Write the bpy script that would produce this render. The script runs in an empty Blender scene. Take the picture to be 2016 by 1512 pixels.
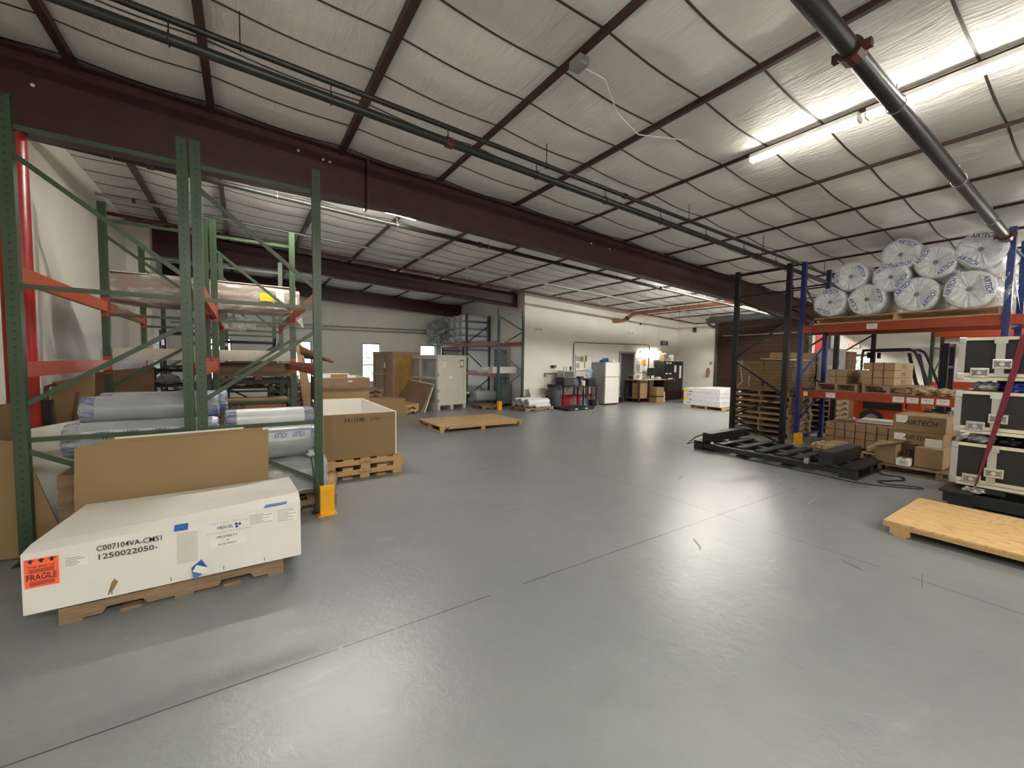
import bpy, math, random
from mathutils import Matrix, Vector, noise as mnoise
R = random.Random(7)
PI = math.pi
SC = bpy.context.scene
COL = SC.collection
# ------------------------------------------------------------------ camera
f_px, yaw, pitch, roll = 802.87, math.radians(33.38), math.radians(3.229), math.radians(0.788)
fw = Vector((math.sin(yaw)*math.cos(pitch), math.cos(yaw)*math.cos(pitch), -math.sin(pitch)))
r0 = Vector((math.cos(yaw), -math.sin(yaw), 0)); u0 = r0.cross(fw)
rr = math.cos(roll)*r0 + math.sin(roll)*u0; uu = -math.sin(roll)*r0 + math.cos(roll)*u0
cd = bpy.data.cameras.new('camera'); cam = bpy.data.objects.new('camera', cd); COL.objects.link(cam)
M = Matrix.Identity(4)
for i in range(3):
    M[i][0] = rr[i]; M[i][1] = uu[i]; M[i][2] = -fw[i]
M[2][3] = 1.6
cam.matrix_world = M
cd.sensor_fit = 'HORIZONTAL'; cd.sensor_width = 36.0; cd.lens = f_px/2016*36.0
cd.clip_start = 0.05; cd.clip_end = 200
SC.camera = cam
# ------------------------------------------------------------------ exposure, world
SC.view_settings.view_transform = 'Standard'; SC.view_settings.look = 'None'
SC.view_settings.gamma = 1.0; SC.view_settings.use_curve_mapping = False
SC.view_settings.exposure = 2.15
try:
    SC.cycles.use_denoising = True
    SC.cycles.max_bounces = 8; SC.cycles.diffuse_bounces = 5; SC.cycles.glossy_bounces = 4
    SC.cycles.transparent_max_bounces = 8; SC.cycles.transmission_bounces = 4
    SC.cycles.sample_clamp_indirect = 6.0
    SC.cycles.caustics_reflective = False; SC.cycles.caustics_refractive = False
except Exception: pass
wd = bpy.data.worlds.new('sky'); SC.world = wd; wd.use_nodes = True
bg = wd.node_tree.nodes['Background']; bg.inputs[0].default_value = (0.83, 0.93, 1.0, 1); bg.inputs[1].default_value = 2.2
TUBE = 10.0
TUBE_COL = (1.0, 0.965, 0.885, 1)

# ------------------------------------------------------------------ materials
def newmat(name):
    m = bpy.data.materials.new(name); m.use_nodes = True
    nt = m.node_tree; return m, nt, nt.nodes['Principled BSDF']
def setc(sock, c): sock.default_value = (c[0], c[1], c[2], 1)
def ramp(nt, fac, stops):
    r = nt.nodes.new('ShaderNodeValToRGB'); e = r.color_ramp.elements
    e[0].position = stops[0][0]; e[0].color = (*stops[0][1], 1)
    e[1].position = stops[-1][0]; e[1].color = (*stops[-1][1], 1)
    for p, c in stops[1:-1]:
        x = e.new(p); x.color = (*c, 1)
    nt.links.new(fac, r.inputs[0]); return r.outputs[0]
def noise(nt, scale, detail=3, rough=.5, stretch=(1, 1, 1), coord='Object', rot=(0, 0, 0), dist=0):
    t = nt.nodes.new('ShaderNodeTexCoord'); mp = nt.nodes.new('ShaderNodeMapping')
    mp.inputs['Scale'].default_value = stretch; mp.inputs['Rotation'].default_value = rot
    n = nt.nodes.new('ShaderNodeTexNoise'); n.inputs['Scale'].default_value = scale
    n.inputs['Detail'].default_value = detail; n.inputs['Roughness'].default_value = rough; n.inputs['Distortion'].default_value = dist
    nt.links.new(t.outputs[coord], mp.inputs[0]); nt.links.new(mp.outputs[0], n.inputs['Vector']); return n.outputs[0]
def bump(nt, h, strength=.3, dist=.01, prev=None):
    b = nt.nodes.new('ShaderNodeBump'); b.inputs['Strength'].default_value = strength; b.inputs['Distance'].default_value = dist
    nt.links.new(h, b.inputs['Height'])
    if prev is not None: nt.links.new(prev, b.inputs['Normal'])
    return b.outputs[0]
def math_(nt, op, a, b=None, c=None):
    n = nt.nodes.new('ShaderNodeMath'); n.operation = op
    for i, x in enumerate((a, b, c)):
        if x is None: continue
        if isinstance(x, (int, float)): n.inputs[i].default_value = x
        else: nt.links.new(x, n.inputs[i])
    return n.outputs[0]
def mixc(nt, fac, a, b):
    n = nt.nodes.new('ShaderNodeMix'); n.data_type = 'RGBA'
    nt.links.new(fac, n.inputs[0])
    for s, x in ((6, a), (7, b)):
        if isinstance(x, tuple): n.inputs[s].default_value = (*x, 1)
        else: nt.links.new(x, n.inputs[s])
    return n.outputs[2]
def sc3(c, k): return tuple(min(1, x*k) for x in c)
def paint(name, c, rough=.5, metal=0, var=.12, scale=6, bs=0, spec=None, stretch=(1, 1, 1)):
    m, nt, b = newmat(name)
    n = noise(nt, scale, 4, .6, stretch)
    nt.links.new(ramp(nt, n, [(.3, sc3(c, 1-var)), (.7, sc3(c, 1+var))]), b.inputs['Base Color'])
    b.inputs['Roughness'].default_value = rough; b.inputs['Metallic'].default_value = metal
    if spec is not None: b.inputs['Specular IOR Level'].default_value = spec
    if bs: nt.links.new(bump(nt, noise(nt, scale*5, 3), bs, .004), b.inputs['Normal'])
    return m
def wood(name, c1, c2, stretch, scale=3.0, rough=.65, dist=1.5):
    m, nt, b = newmat(name)
    g = noise(nt, scale, 6, .6, stretch, dist=dist); k = noise(nt, 1.3, 2, .5)
    col = ramp(nt, g, [(.3, c1), (.5, tuple((a+d)/2 for a, d in zip(c1, c2))), (.68, c2)])
    nt.links.new(mixc(nt, math_(nt, 'MULTIPLY', k, .5), col, sc3(c1, .75)), b.inputs['Base Color'])
    b.inputs['Roughness'].default_value = rough
    nt.links.new(bump(nt, g, .25, .003), b.inputs['Normal']); return m
def emis(name, c, s):
    m, nt, b = newmat(name); b.inputs['Base Color'].default_value = (*c[:3], 1)
    b.inputs['Emission Color'].default_value = (*c[:3], 1); b.inputs['Emission Strength'].default_value = s; return m
def perforated(name, c, rough=.4):
    m, nt, b = newmat(name)
    t = nt.nodes.new('ShaderNodeTexCoord'); s = nt.nodes.new('ShaderNodeSeparateXYZ'); nt.links.new(t.outputs['Object'], s.inputs[0])
    z = math_(nt, 'SUBTRACT', math_(nt, 'FRACT', math_(nt, 'DIVIDE', s.outputs[2], .058)), .5)
    z = math_(nt, 'MULTIPLY', z, .058)
    w = math_(nt, 'MINIMUM', math_(nt, 'ABSOLUTE', s.outputs[0]), math_(nt, 'ABSOLUTE', s.outputs[1]))
    d = math_(nt, 'SQRT', math_(nt, 'ADD', math_(nt, 'MULTIPLY', z, z), math_(nt, 'MULTIPLY', w, w)))
    hole = math_(nt, 'LESS_THAN', d, .0085)
    base = ramp(nt, noise(nt, 5, 4), [(.3, sc3(c, .85)), (.7, sc3(c, 1.12))])
    nt.links.new(mixc(nt, hole, base, (.012, .012, .012)), b.inputs['Base Color'])
    b.inputs['Roughness'].default_value = rough; return m
def film(name, c=(.85, .87, .9), alpha=.28, scale=9, rough=.12):
    m, nt, b = newmat(name); setc(b.inputs['Base Color'], c)
    n = noise(nt, scale, 4, .6, (.5, 1.6, 1.6), dist=.25)
    a = nt.nodes.new('ShaderNodeMapRange'); nt.links.new(n, a.inputs[0])
    a.inputs[1].default_value = .42; a.inputs[2].default_value = .7; a.inputs[3].default_value = alpha*.35; a.inputs[4].default_value = min(1, alpha*2.4)
    nt.links.new(a.outputs[0], b.inputs['Alpha']); b.inputs['Roughness'].default_value = rough
    nt.links.new(bump(nt, n, .55, .02), b.inputs['Normal']); return m
MT = {}
MT['white_paint'] = paint('white_paint', (.66, .63, .55), .6, var=.05, scale=2.2, bs=.08)
def wall_mat(name, stripe):
    m, nt, b = newmat(name)
    t = nt.nodes.new('ShaderNodeTexCoord'); s = nt.nodes.new('ShaderNodeSeparateXYZ'); nt.links.new(t.outputs['Object'], s.inputs[0])
    base = ramp(nt, noise(nt, 1.6, 5, .6), [(.25, (.70, .68, .61)), (.75, (.78, .76, .69))])
    if stripe: base = mixc(nt, math_(nt, 'LESS_THAN', s.outputs[2], .38), base, (.42, .018, .012))
    nt.links.new(base, b.inputs['Base Color']); b.inputs['Roughness'].default_value = .55
    nt.links.new(bump(nt, noise(nt, 30, 3), .06, .003), b.inputs['Normal']); return m
MT['wall'] = wall_mat('wall_paint', False); MT['wall_red'] = wall_mat('wall_paint_red_base', True)
def floor_mat():
    m, nt, b = newmat('sealed_grey_concrete')
    t = nt.nodes.new('ShaderNodeTexCoord'); s = nt.nodes.new('ShaderNodeSeparateXYZ'); nt.links.new(t.outputs['Object'], s.inputs[0])
    a = noise(nt, .7, 6, .62); c = noise(nt, 5, 6, .6, dist=.6)
    col = ramp(nt, a, [(.3, (.205, .222, .226)), (.5, (.235, .251, .254)), (.72, (.27, .285, .286))])
    col = mixc(nt, math_(nt, 'MULTIPLY', c, .5), col, (.165, .172, .172))
    def smear(col, scale, stretch, rot, lo, hi, amt, tint):
        n = noise(nt, scale, 7, .68, stretch, rot=(0, 0, rot)); r = nt.nodes.new('ShaderNodeMapRange'); nt.links.new(n, r.inputs[0])
        r.inputs[1].default_value = lo; r.inputs[2].default_value = hi; r.inputs[4].default_value = amt; return mixc(nt, r.outputs[0], col, tint)
    col = smear(col, 1.1, (1, 4, 1), .5, .60, .76, .35, (.40, .41, .40))
    col = smear(col, 2.0, (3, 1, 1), .9, .62, .76, .40, (.10, .10, .10))
    # pale and dark scuffs of their own shape
    # saw-cut joints, a slab every 4.2 by 6.1 m
    jx = math_(nt, 'ABSOLUTE', math_(nt, 'SUBTRACT', math_(nt, 'PINGPONG', math_(nt, 'SUBTRACT', s.outputs[0], 4.205), 6.1), 0))
    jy = math_(nt, 'ABSOLUTE', math_(nt, 'SUBTRACT', math_(nt, 'PINGPONG', math_(nt, 'SUBTRACT', s.outputs[1], 2.325), 6.1), 0))
    w = math_(nt, 'ADD', .0025, math_(nt, 'MULTIPLY', noise(nt, 4, 3), .004))
    j = math_(nt, 'LESS_THAN', math_(nt, 'MINIMUM', jx, jy), w)
    jn = math_(nt, 'MULTIPLY', j, math_(nt, 'GREATER_THAN', noise(nt, 1.7, 4), .40))
    col = mixc(nt, jn, col, (.05, .05, .048))
    nt.links.new(col, b.inputs['Base Color'])
    rg = nt.nodes.new('ShaderNodeMapRange'); nt.links.new(noise(nt, 2.2, 6, .6, dist=.6), rg.inputs[0])
    rg.inputs[1].default_value = .1; rg.inputs[2].default_value = .9; rg.inputs[3].default_value = .285; rg.inputs[4].default_value = .40
    nt.links.new(rg.outputs[0], b.inputs['Roughness']); b.inputs['Specular IOR Level'].default_value = .62
    n1 = bump(nt, noise(nt, 7, 6, .65, dist=.5), .26, .012)
    nt.links.new(bump(nt, noise(nt, 20, 5, .6), .30, .005, n1), b.inputs['Normal']); return m
MT['floor'] = floor_mat(); MT['scuff'] = paint('dark_rubber_scuff', (.11, .11, .108), .5); MT['scuff_w'] = paint('pale_scrape', (.34, .35, .34), .5)
def ceil_mat():
    m, nt, b = newmat('white_insulation_facing')
    nt.links.new(ramp(nt, noise(nt, 1.2, 6, .6), [(.3, (.78, .76, .715)), (.7, (.85, .83, .785))]), b.inputs['Base Color'])
    b.inputs['Roughness'].default_value = .46
    w1 = noise(nt, 3.2, 6, .62, (4.2, .75, 1), rot=(0, 0, .22), dist=1.1); w2 = noise(nt, 1.1, 3, .5)
    h = math_(nt, 'MULTIPLY', w1, math_(nt, 'MULTIPLY', w2, w2))
    nt.links.new(bump(nt, h, .75, .11), b.inputs['Normal']); return m
MT['ceiling'] = ceil_mat()
MT['oxide'] = paint('red_oxide_primer', (.050, .012, .008), .5, var=.2)
MT['col_red'] = paint('bright_red_gloss_paint', (.30, .018, .014), .3)
MT['purl_far'] = paint('dark_brown_primer', (.05, .017, .012), .5); MT['dark_table'] = paint('dark_stained_wood', (.05, .022, .012), .4); MT['strap'] = paint('dark_banding', (.06, .055, .04), .5)
MT['pipe_black'] = paint('black_iron_pipe', (.035, .038, .032), .38, .6)
MT['pipe_red'] = paint('red_brown_pipe', (.09, .025, .018), .45, .1)
MT['pipe_orange'] = paint('orange_primed_pipe', (.26, .105, .06), .5, var=.25)
MT['galv'] = paint('galvanised_steel', (.38, .37, .34), .35, .7)
MT['green'] = perforated('green_perforated_steel', (.027, .054, .022)); MT['green_b'] = paint('green_steel', (.031, .058, .024), .4)
MT['dgreen'] = perforated('dark_green_perforated_steel', (.018, .06, .05)); MT['dgreen_b'] = paint('dark_green_steel', (.018, .06, .05), .4)
MT['blue'] = perforated('blue_perforated_steel', (.014, .030, .16)); MT['blue_b'] = paint('blue_steel', (.016, .032, .16), .4)
MT['black'] = perforated('black_perforated_steel', (.009, .009, .010)); MT['black_b'] = paint('black_steel', (.010, .010, .011), .4)
MT['beam'] = paint('orange_beam_paint', (.32, .046, .014), .38); MT['beam_red'] = paint('red_orange_beam_paint', (.30, .032, .016), .38)
MT['yellow'] = paint('safety_yellow', (.85, .42, .015), .4)
MT['card'] = paint('brown_cardboard', (.27, .175, .083), .8, var=.07, scale=1.5); MT['card_d'] = paint('dark_brown_cardboard', (.20, .115, .06), .7, var=.15, scale=2)
MT['card_w'] = paint('white_faced_cardboard', (.74, .72, .67), .6, var=.05, scale=2)
MT['carton'] = paint('tan_carton', (.33, .21, .11), .75, var=.08, scale=3)
MT['kraft'] = paint('kraft_paper', (.42, .29, .16), .7, var=.15, scale=9, bs=.5)
MT['label'] = paint('white_paper_label', (.78, .77, .72), .6, var=.03)
MT['ink'] = paint('black_ink', (.02, .02, .022), .6); MT['inkg'] = paint('grey_print', (.22, .22, .22), .7); MT['inkb'] = paint('blue_ink', (.018, .04, .30), .6)
MT['tapeb'] = paint('blue_tape', (.03, .11, .42), .5); MT['orangel'] = paint('fluorescent_orange_label', (1.0, .13, .055), .55, var=.03)
MT['pal'] = wood('pallet_wood', (.50, .30, .13), (.64, .42, .21), (1, 8, 8)); MT['paly'] = wood('pallet_wood_across', (.50, .30, .13), (.66, .44, .22), (8, 1, 8))
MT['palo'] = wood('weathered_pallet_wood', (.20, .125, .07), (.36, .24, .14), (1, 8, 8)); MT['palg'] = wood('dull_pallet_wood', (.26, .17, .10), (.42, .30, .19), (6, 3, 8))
def plywood(name, c1, c2, c3, stretch):
    m, nt, b = newmat(name); n = noise(nt, 1.6, 3, .5, stretch, dist=.8)
    rings = math_(nt, 'FRACT', math_(nt, 'MULTIPLY', n, 16.0)); f = noise(nt, 14, 5, .6, stretch)
    col = ramp(nt, rings, [(.0, c1), (.25, c2), (.8, c2), (1.0, c1)])
    nt.links.new(mixc(nt, math_(nt, 'MULTIPLY', f, .55), col, c3), b.inputs['Base Color']); b.inputs['Roughness'].default_value = .5
    nt.links.new(bump(nt, f, .15, .002), b.inputs['Normal']); return m
MT['ply'] = plywood('plywood_sheet', (.42, .235, .085), (.74, .50, .24), (.62, .40, .18), (3.2, .7, 1))
MT['plyc'] = plywood('plywood_sheet_far', (.38, .21, .08), (.66, .44, .21), (.55, .35, .16), (.6, 2.2, 1))
MT['blackwood'] = wood('black_painted_lumber', (.010, .0105, .012), (.020, .021, .024), (2, 2, 8), rough=.45)
MT['rollw'] = paint('white_roll_wrap', (.72, .74, .76), .28, var=.06, scale=4)
MT['silver'] = paint('translucent_grey_wrap', (.33, .35, .365), .28, var=.12, scale=3, bs=.25, stretch=(1, 4, 4))
MT['roll_band2'] = paint('white_patch', (.82, .83, .85), .3, var=.02); MT['roll_band'] = paint('roll_band', (.55, .58, .62), .3, var=.05)
def streak(name, a, b_, scale=9, stretch=(.6, 3, 3)):
    m, nt, b = newmat(name); n = noise(nt, scale, 4, .6, stretch, dist=.6)
    nt.links.new(ramp(nt, n, [(.36, a), (.55, b_)]), b.inputs['Base Color']); b.inputs['Roughness'].default_value = .25; nt.links.new(bump(nt, n, .4, .01), b.inputs['Normal']); return m
MT['roll_blue'] = streak('blue_roll_end', (.09, .115, .27), (.36, .38, .42))
MT['parcel'] = paint('mauve_brown_board', (.24, .155, .115), .5, var=.15, scale=2, stretch=(.5, 3, 3))
MT['film'] = film('clear_stretch_film', alpha=.11); MT['film2'] = film('cloudy_stretch_film', (.85, .85, .82), .26, 8, .13)
MT['white_enamel'] = paint('white_enamel', (.74, .73, .68), .25, var=.02); MT['grey_enamel'] = paint('grey_enamel', (.30, .30, .28), .4, var=.05)
MT['doorgrey'] = paint('dark_grey_door_paint', (.045, .043, .04), .4); MT['shutter'] = paint('brown_shutter_paint', (.055, .029, .019), .45, var=.1)
MT['dark'] = paint('black_plastic', (.008, .008, .009), .4); MT['darkgrey'] = paint('dark_grey_plastic', (.07, .075, .08), .5); MT['rubber'] = paint('black_rubber', (.02, .02, .02), .8)
MT['chrome'] = paint('bright_zinc', (.75, .75, .73), .22, .95, var=.05); MT['alu'] = paint('satin_aluminium', (.60, .60, .58), .33, .85, var=.04)
MT['alulight'] = paint('pale_extrusion', (.72, .66, .52), .42, .3, var=.04)
MT['case'] = paint('black_weave_panel', (.012, .0115, .011), .6, var=.6, scale=30, stretch=(1, 1, 6), bs=.4)
MT['strapred'] = paint('red_webbing', (.14, .005, .020), .6); MT['fork'] = paint('orange_truck_paint', (.42, .052, .014), .35)
MT['navy'] = paint('navy_sign', (.012, .018, .06), .5); MT['exitred'] = emis('lit_red_letters', (1, .03, .02), .5)
MT['jug'] = film('blue_water_jug', (.35, .6, .8), .5, 2, .1); MT['jugp'] = film('pink_water_jug', (.55, .36, .42), .35, 2, .1)
MT['tube'] = emis('fluorescent_tube', TUBE_COL, TUBE); MT['tube2'] = emis('fluorescent_tube_desk', TUBE_COL, 9); MT['tube3'] = emis('fluorescent_tube_rear_bay', TUBE_COL, 44); MT['tube5'] = emis('fluorescent_tube_packing_bay', TUBE_COL, 62); MT['tube4'] = emis('added_fill_tube_front', TUBE_COL, 54); MT['tube6'] = emis('added_fill_tube_alcove', TUBE_COL, 9)  # front and alcove tubes: added fill lamps only; packing bay tube is shared
MT['green_leaf'] = paint('leaves', (.10, .22, .05), .6, var=.5, scale=3); MT['asphalt'] = paint('pale_pavement', (.5, .5, .48), .8)
MT['yellow_lbl'] = paint('yellow_sticker', (.85, .65, .02), .5); MT['ochre'] = wood('amber_board', (.32, .17, .045), (.48, .27, .09), (3, 3, .8))
MT['cratew'] = paint('off_white_crate_paint', (.60, .575, .50), .5, var=.06, scale=3); MT['crateg'] = paint('grey_crate_panel', (.36, .37, .38), .55, var=.08)
def glass_mat():
    m, nt, b = newmat('window_glass'); setc(b.inputs['Base Color'], (.9, .96, .98)); b.inputs['Roughness'].default_value = .02
    b.inputs['Alpha'].default_value = .12; return m
MT['glass'] = glass_mat()

# ------------------------------------------------------------------ mesh builder
class MB:
    def __init__(s): s.v = []; s.f = []; s.m = []
    def add(s, vs, fs, mi=0):
        o = len(s.v); s.v += [tuple(v) for v in vs]; s.f += [tuple(i+o for i in f) for f in fs]; s.m += [mi]*len(fs); return s
    def box(s, x0, x1, y0, y1, z0, z1, mi=0):
        x0, x1 = min(x0, x1), max(x0, x1); y0, y1 = min(y0, y1), max(y0, y1); z0, z1 = min(z0, z1), max(z0, z1)
        return s.add([(x0, y0, z0), (x1, y0, z0), (x1, y1, z0), (x0, y1, z0), (x0, y0, z1), (x1, y0, z1), (x1, y1, z1), (x0, y1, z1)],
                     [(3, 2, 1, 0), (4, 5, 6, 7), (0, 1, 5, 4), (1, 2, 6, 5), (2, 3, 7, 6), (3, 0, 4, 7)], mi)
    def hexa(s, p, mi=0):  # 8 points: bottom 4 ccw, top 4 ccw
        return s.add(p, [(3, 2, 1, 0), (4, 5, 6, 7), (0, 1, 5, 4), (1, 2, 6, 5), (2, 3, 7, 6), (3, 0, 4, 7)], mi)
    def bar(s, a, b, w, h=None, mi=0, up=(0, 0, 1)):
        a = Vector(a); b = Vector(b); h = h or w; d = (b-a).normalized(); u = Vector(up)
        if abs(d.dot(u)) > .98: u = Vector((1, 0, 0))
        sx = d.cross(u).normalized(); uz = sx.cross(d).normalized()
        sx *= w/2; uz *= h/2
        return s.hexa([a-sx-uz, a+sx-uz, b+sx-uz, b-sx-uz, a-sx+uz, a+sx+uz, b+sx+uz, b-sx+uz], mi)
    def tube(s, pts, r, n=10, mi=0, caps=True, r2=None):
        pts = [Vector(p) for p in pts]; rings = []; N = len(pts)
        ref = None
        for i, p in enumerate(pts):
            d = (pts[min(i+1, N-1)]-pts[max(i-1, 0)]).normalized()
            if ref is None: ref = Vector((0, 0, 1)) if abs(d.z) < .9 else Vector((1, 0, 0))
            a = d.cross(ref).normalized(); b = a.cross(d).normalized(); ref = b
            rad = r if r2 is None else r+(r2-r)*i/max(1, N-1)
            rings.append([p+a*math.cos(2*PI*k/n)*rad+b*math.sin(2*PI*k/n)*rad for k in range(n)])
        vs = [v for g in rings for v in g]; fs = []
        for i in range(N-1):
            for k in range(n): fs.append((i*n+k, i*n+(k+1) % n, (i+1)*n+(k+1) % n, (i+1)*n+k))
        if caps: fs.append(tuple(range(n-1, -1, -1))); fs.append(tuple((N-1)*n+k for k in range(n)))
        return s.add(vs, fs, mi)
    def cyl(s, a, b, r, n=16, mi=0, r2=None): return s.tube([a, b], r, n, mi, True, r2)
    def lathe(s, prof, c=(0, 0, 0), n=20, mi=0):
        vs = []; fs = []
        for r, z in prof:
            for k in range(n): vs.append((c[0]+r*math.cos(2*PI*k/n), c[1]+r*math.sin(2*PI*k/n), c[2]+z))
        for i in range(len(prof)-1):
            for k in range(n): fs.append((i*n+k, i*n+(k+1) % n, (i+1)*n+(k+1) % n, (i+1)*n+k))
        fs.append(tuple(range(n-1, -1, -1))); fs.append(tuple((len(prof)-1)*n+k for k in range(n)))
        return s.add(vs, fs, mi)
    def prism(s, poly, axis, a, b, mi=0):  # poly of 2-D points extruded along axis
        def P(p, t): return {'x': (t, p[0], p[1]), 'y': (p[0], t, p[1]), 'z': (p[0], p[1], t)}[axis]
        n = len(poly); vs = [P(p, a) for p in poly]+[P(p, b) for p in poly]
        fs = [tuple(range(n)), tuple(range(2*n-1, n-1, -1))]+[(k, n+k, n+(k+1) % n, (k+1) % n) for k in range(n)]
        return s.add(vs, fs, mi)
    def sheet(s, q, t, mi=0, nx=1, ny=1, bow=0.0):  # quad sheet with thickness t, q = 4 corners
        q = [Vector(p) for p in q]; nrm = (q[1]-q[0]).cross(q[3]-q[0]).normalized()
        vs = []; 
        for side in (0, 1):
            for j in range(ny+1):
                for i in range(nx+1):
                    u = i/nx; v = j/ny; p = (q[0]*(1-u)+q[1]*u)*(1-v)+(q[3]*(1-u)+q[2]*u)*v
                    vs.append(p+nrm*(side*t+bow*math.sin(PI*u)*(.3+.7*v)))
        W = nx+1; o = W*(ny+1); fs = []
        for j in range(ny):
            for i in range(nx):
                a = j*W+i; fs.append((a, a+W, a+W+1, a+1)); fs.append((o+a, o+a+1, o+a+W+1, o+a+W))
        rim = [i for i in range(W)]+[j*W+nx for j in range(1, ny+1)]+[ny*W+i for i in range(nx-1, -1, -1)]+[j*W for j in range(ny-1, 0, -1)]
        for k in range(len(rim)):
            a, b = rim[k], rim[(k+1) % len(rim)]; fs.append((a, b, o+b, o+a))
        return s.add(vs, fs, mi)
    def build(s, name, mats, parent=None, at=None, smooth=False, bevel=0, org=None):
        if not isinstance(mats, (list, tuple)): mats = [mats]
        me = bpy.data.meshes.new(name)
        o0 = Vector(org) if org is not None else Vector((0, 0, 0))
        me.from_pydata([(v[0]-o0[0], v[1]-o0[1], v[2]-o0[2]) for v in s.v], [], s.f)
        for m in mats: me.materials.append(MT[m] if isinstance(m, str) else m)
        me.polygons.foreach_set('material_index', s.m)
        if smooth: me.polygons.foreach_set('use_smooth', [True]*len(me.polygons))
        me.update()
        ob = bpy.data.objects.new(name, me); COL.objects.link(ob)
        if parent is not None: ob.parent = parent
        if at is not None: ob.location = at
        if smooth:
            try: me.set_sharp_from_angle(angle=math.radians(40))
            except Exception: pass
        if bevel:
            md = ob.modifiers.new('bevel', 'BEVEL'); md.width = bevel; md.segments = 2; md.limit_method = 'ANGLE'
        return ob
def tag(o, label=None, cat=None, group=None, kind=None):
    if label: o['label'] = label
    if cat: o['category'] = cat
    if group: o['group'] = group
    if kind: o['kind'] = kind
    return o
def thing(name, label, cat, loc=(0, 0, 0), rz=0, group=None):
    o = bpy.data.objects.new(name, None); COL.objects.link(o); o.location = loc; o.rotation_euler = (0, 0, rz)
    o.empty_display_size = .1
    return tag(o, label, cat, group)
def struct(o): o['kind'] = 'structure'; return o
KIDS = {}
def copy_tree(o, parent=None):
    c = o.copy(); COL.objects.link(c)
    if parent is not None: c.parent = parent
    for ch in [x for x in o.children]: copy_tree(ch, c)
    return c
def dup(o, loc, rz=None, label=None, group=None):
    c = copy_tree(o); c.location = loc
    if rz is not None: c.rotation_euler = (0, 0, rz)
    if label: c['label'] = label
    if group: c['group'] = group
    return c
TXT = {}
def text_mesh(body, shear=0.0, offset=0.0):
    k = (body, shear, offset)
    if k not in TXT:
        cu = bpy.data.curves.new('lettering', 'FONT'); cu.body = body; cu.size = 1; cu.shear = shear; cu.offset = offset
        cu.align_x = 'CENTER'; cu.align_y = 'CENTER'; cu.resolution_u = 2
        ob = bpy.data.objects.new('lettering', cu); COL.objects.link(ob)
        dg = bpy.context.evaluated_depsgraph_get()
        me = bpy.data.meshes.new_from_object(ob.evaluated_get(dg)); bpy.data.objects.remove(ob)
        vs = [tuple(v.co) for v in me.vertices]; fs = [tuple(p.vertices) for p in me.polygons]
        w = (max(v[0] for v in vs)-min(v[0] for v in vs)); h = (max(v[1] for v in vs)-min(v[1] for v in vs))
        TXT[k] = (vs, fs, w, h)
    return TXT[k]
def add_text(mb, body, o, ux, uy, w=None, h=None, mi=0, shear=0.0, offset=0.0, lift=.0015):
    """flat lettering centred on o, running along ux, up along uy; scaled to width w and/or height h"""
    vs, fs, tw, th = text_mesh(body, shear, offset); ux = Vector(ux).normalized(); uy = Vector(uy).normalized(); n = ux.cross(uy)
    sx = (w/tw) if w else None; sy = (h/th) if h else None
    sx = sx or sy; sy = sy or sx; o = Vector(o)
    mb.add([o+ux*v[0]*sx+uy*v[1]*sy+n*lift for v in vs], fs, mi); return mb
def plaque(mb, o, ux, uy, w, h, mi=0, t=.001):
    ux = Vector(ux).normalized(); uy = Vector(uy).normalized(); n = ux.cross(uy)*t; o = Vector(o); a = ux*w/2; b = uy*h/2
    mb.hexa([o-a-b, o+a-b, o+a+b, o-a+b, o-a-b+n, o+a-b+n, o+a+b+n, o-a+b+n], mi); return mb

# ------------------------------------------------------------------ room shell
def cz(x): return 4.335-.049*x          # underside of the roof purlins (roof falls to the right)
XL, XR, YF, YB1, XS, YB2 = -2.0, 16.6, -7.0, 11.5, 8.05, 16.8
fl = MB(); N = 1
fl.add([(XL-.2, YF-.2, 0), (XR+.2, YF-.2, 0), (XR+.2, YB2+.2, 0), (XL-.2, YB2+.2, 0), (XL-.2, YF-.2, -.2), (XR+.2, YF-.2, -.2), (XR+.2, YB2+.2, -.2), (XL-.2, YB2+.2, -.2)],
       [(0, 1, 2, 3), (7, 6, 5, 4), (4, 5, 1, 0), (5, 6, 2, 1), (6, 7, 3, 2), (7, 4, 0, 3)])
fo = struct(fl.build('floor', 'floor'))
for k_, (x_, y_, a_, l_, w_) in enumerate(((3.35, 2.05, .9, .22, .022), (3.28, 1.98, .7, .10, .012), (4.05, 1.15, 1.2, .20, .02), (4.22, .78, .2, .35, .006), (6.2, 2.6, .1, .5, .02), (5.6, 2.0, .15, .45, .018), (5.1, 3.4, .3, .3, .02), (2.9, 5.2, .6, .12, .02))):
    mk_ = MB(); mk_.prism([(-l_/2, 0), (-l_*.2, -w_/2), (l_*.3, -w_*.4), (l_/2, 0), (l_*.25, w_*.45), (-l_*.3, w_*.4)], 'z', 0, .0006)
    ob_ = mk_.build('scuff_mark', 'scuff_w' if k_ in (4, 5) else 'scuff', fo); ob_.location = (x_, y_, .0003); ob_.rotation_euler = (0, 0, a_); tag(fo, 'glossy grey painted concrete floor with saw-cut joints', 'floor')
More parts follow.
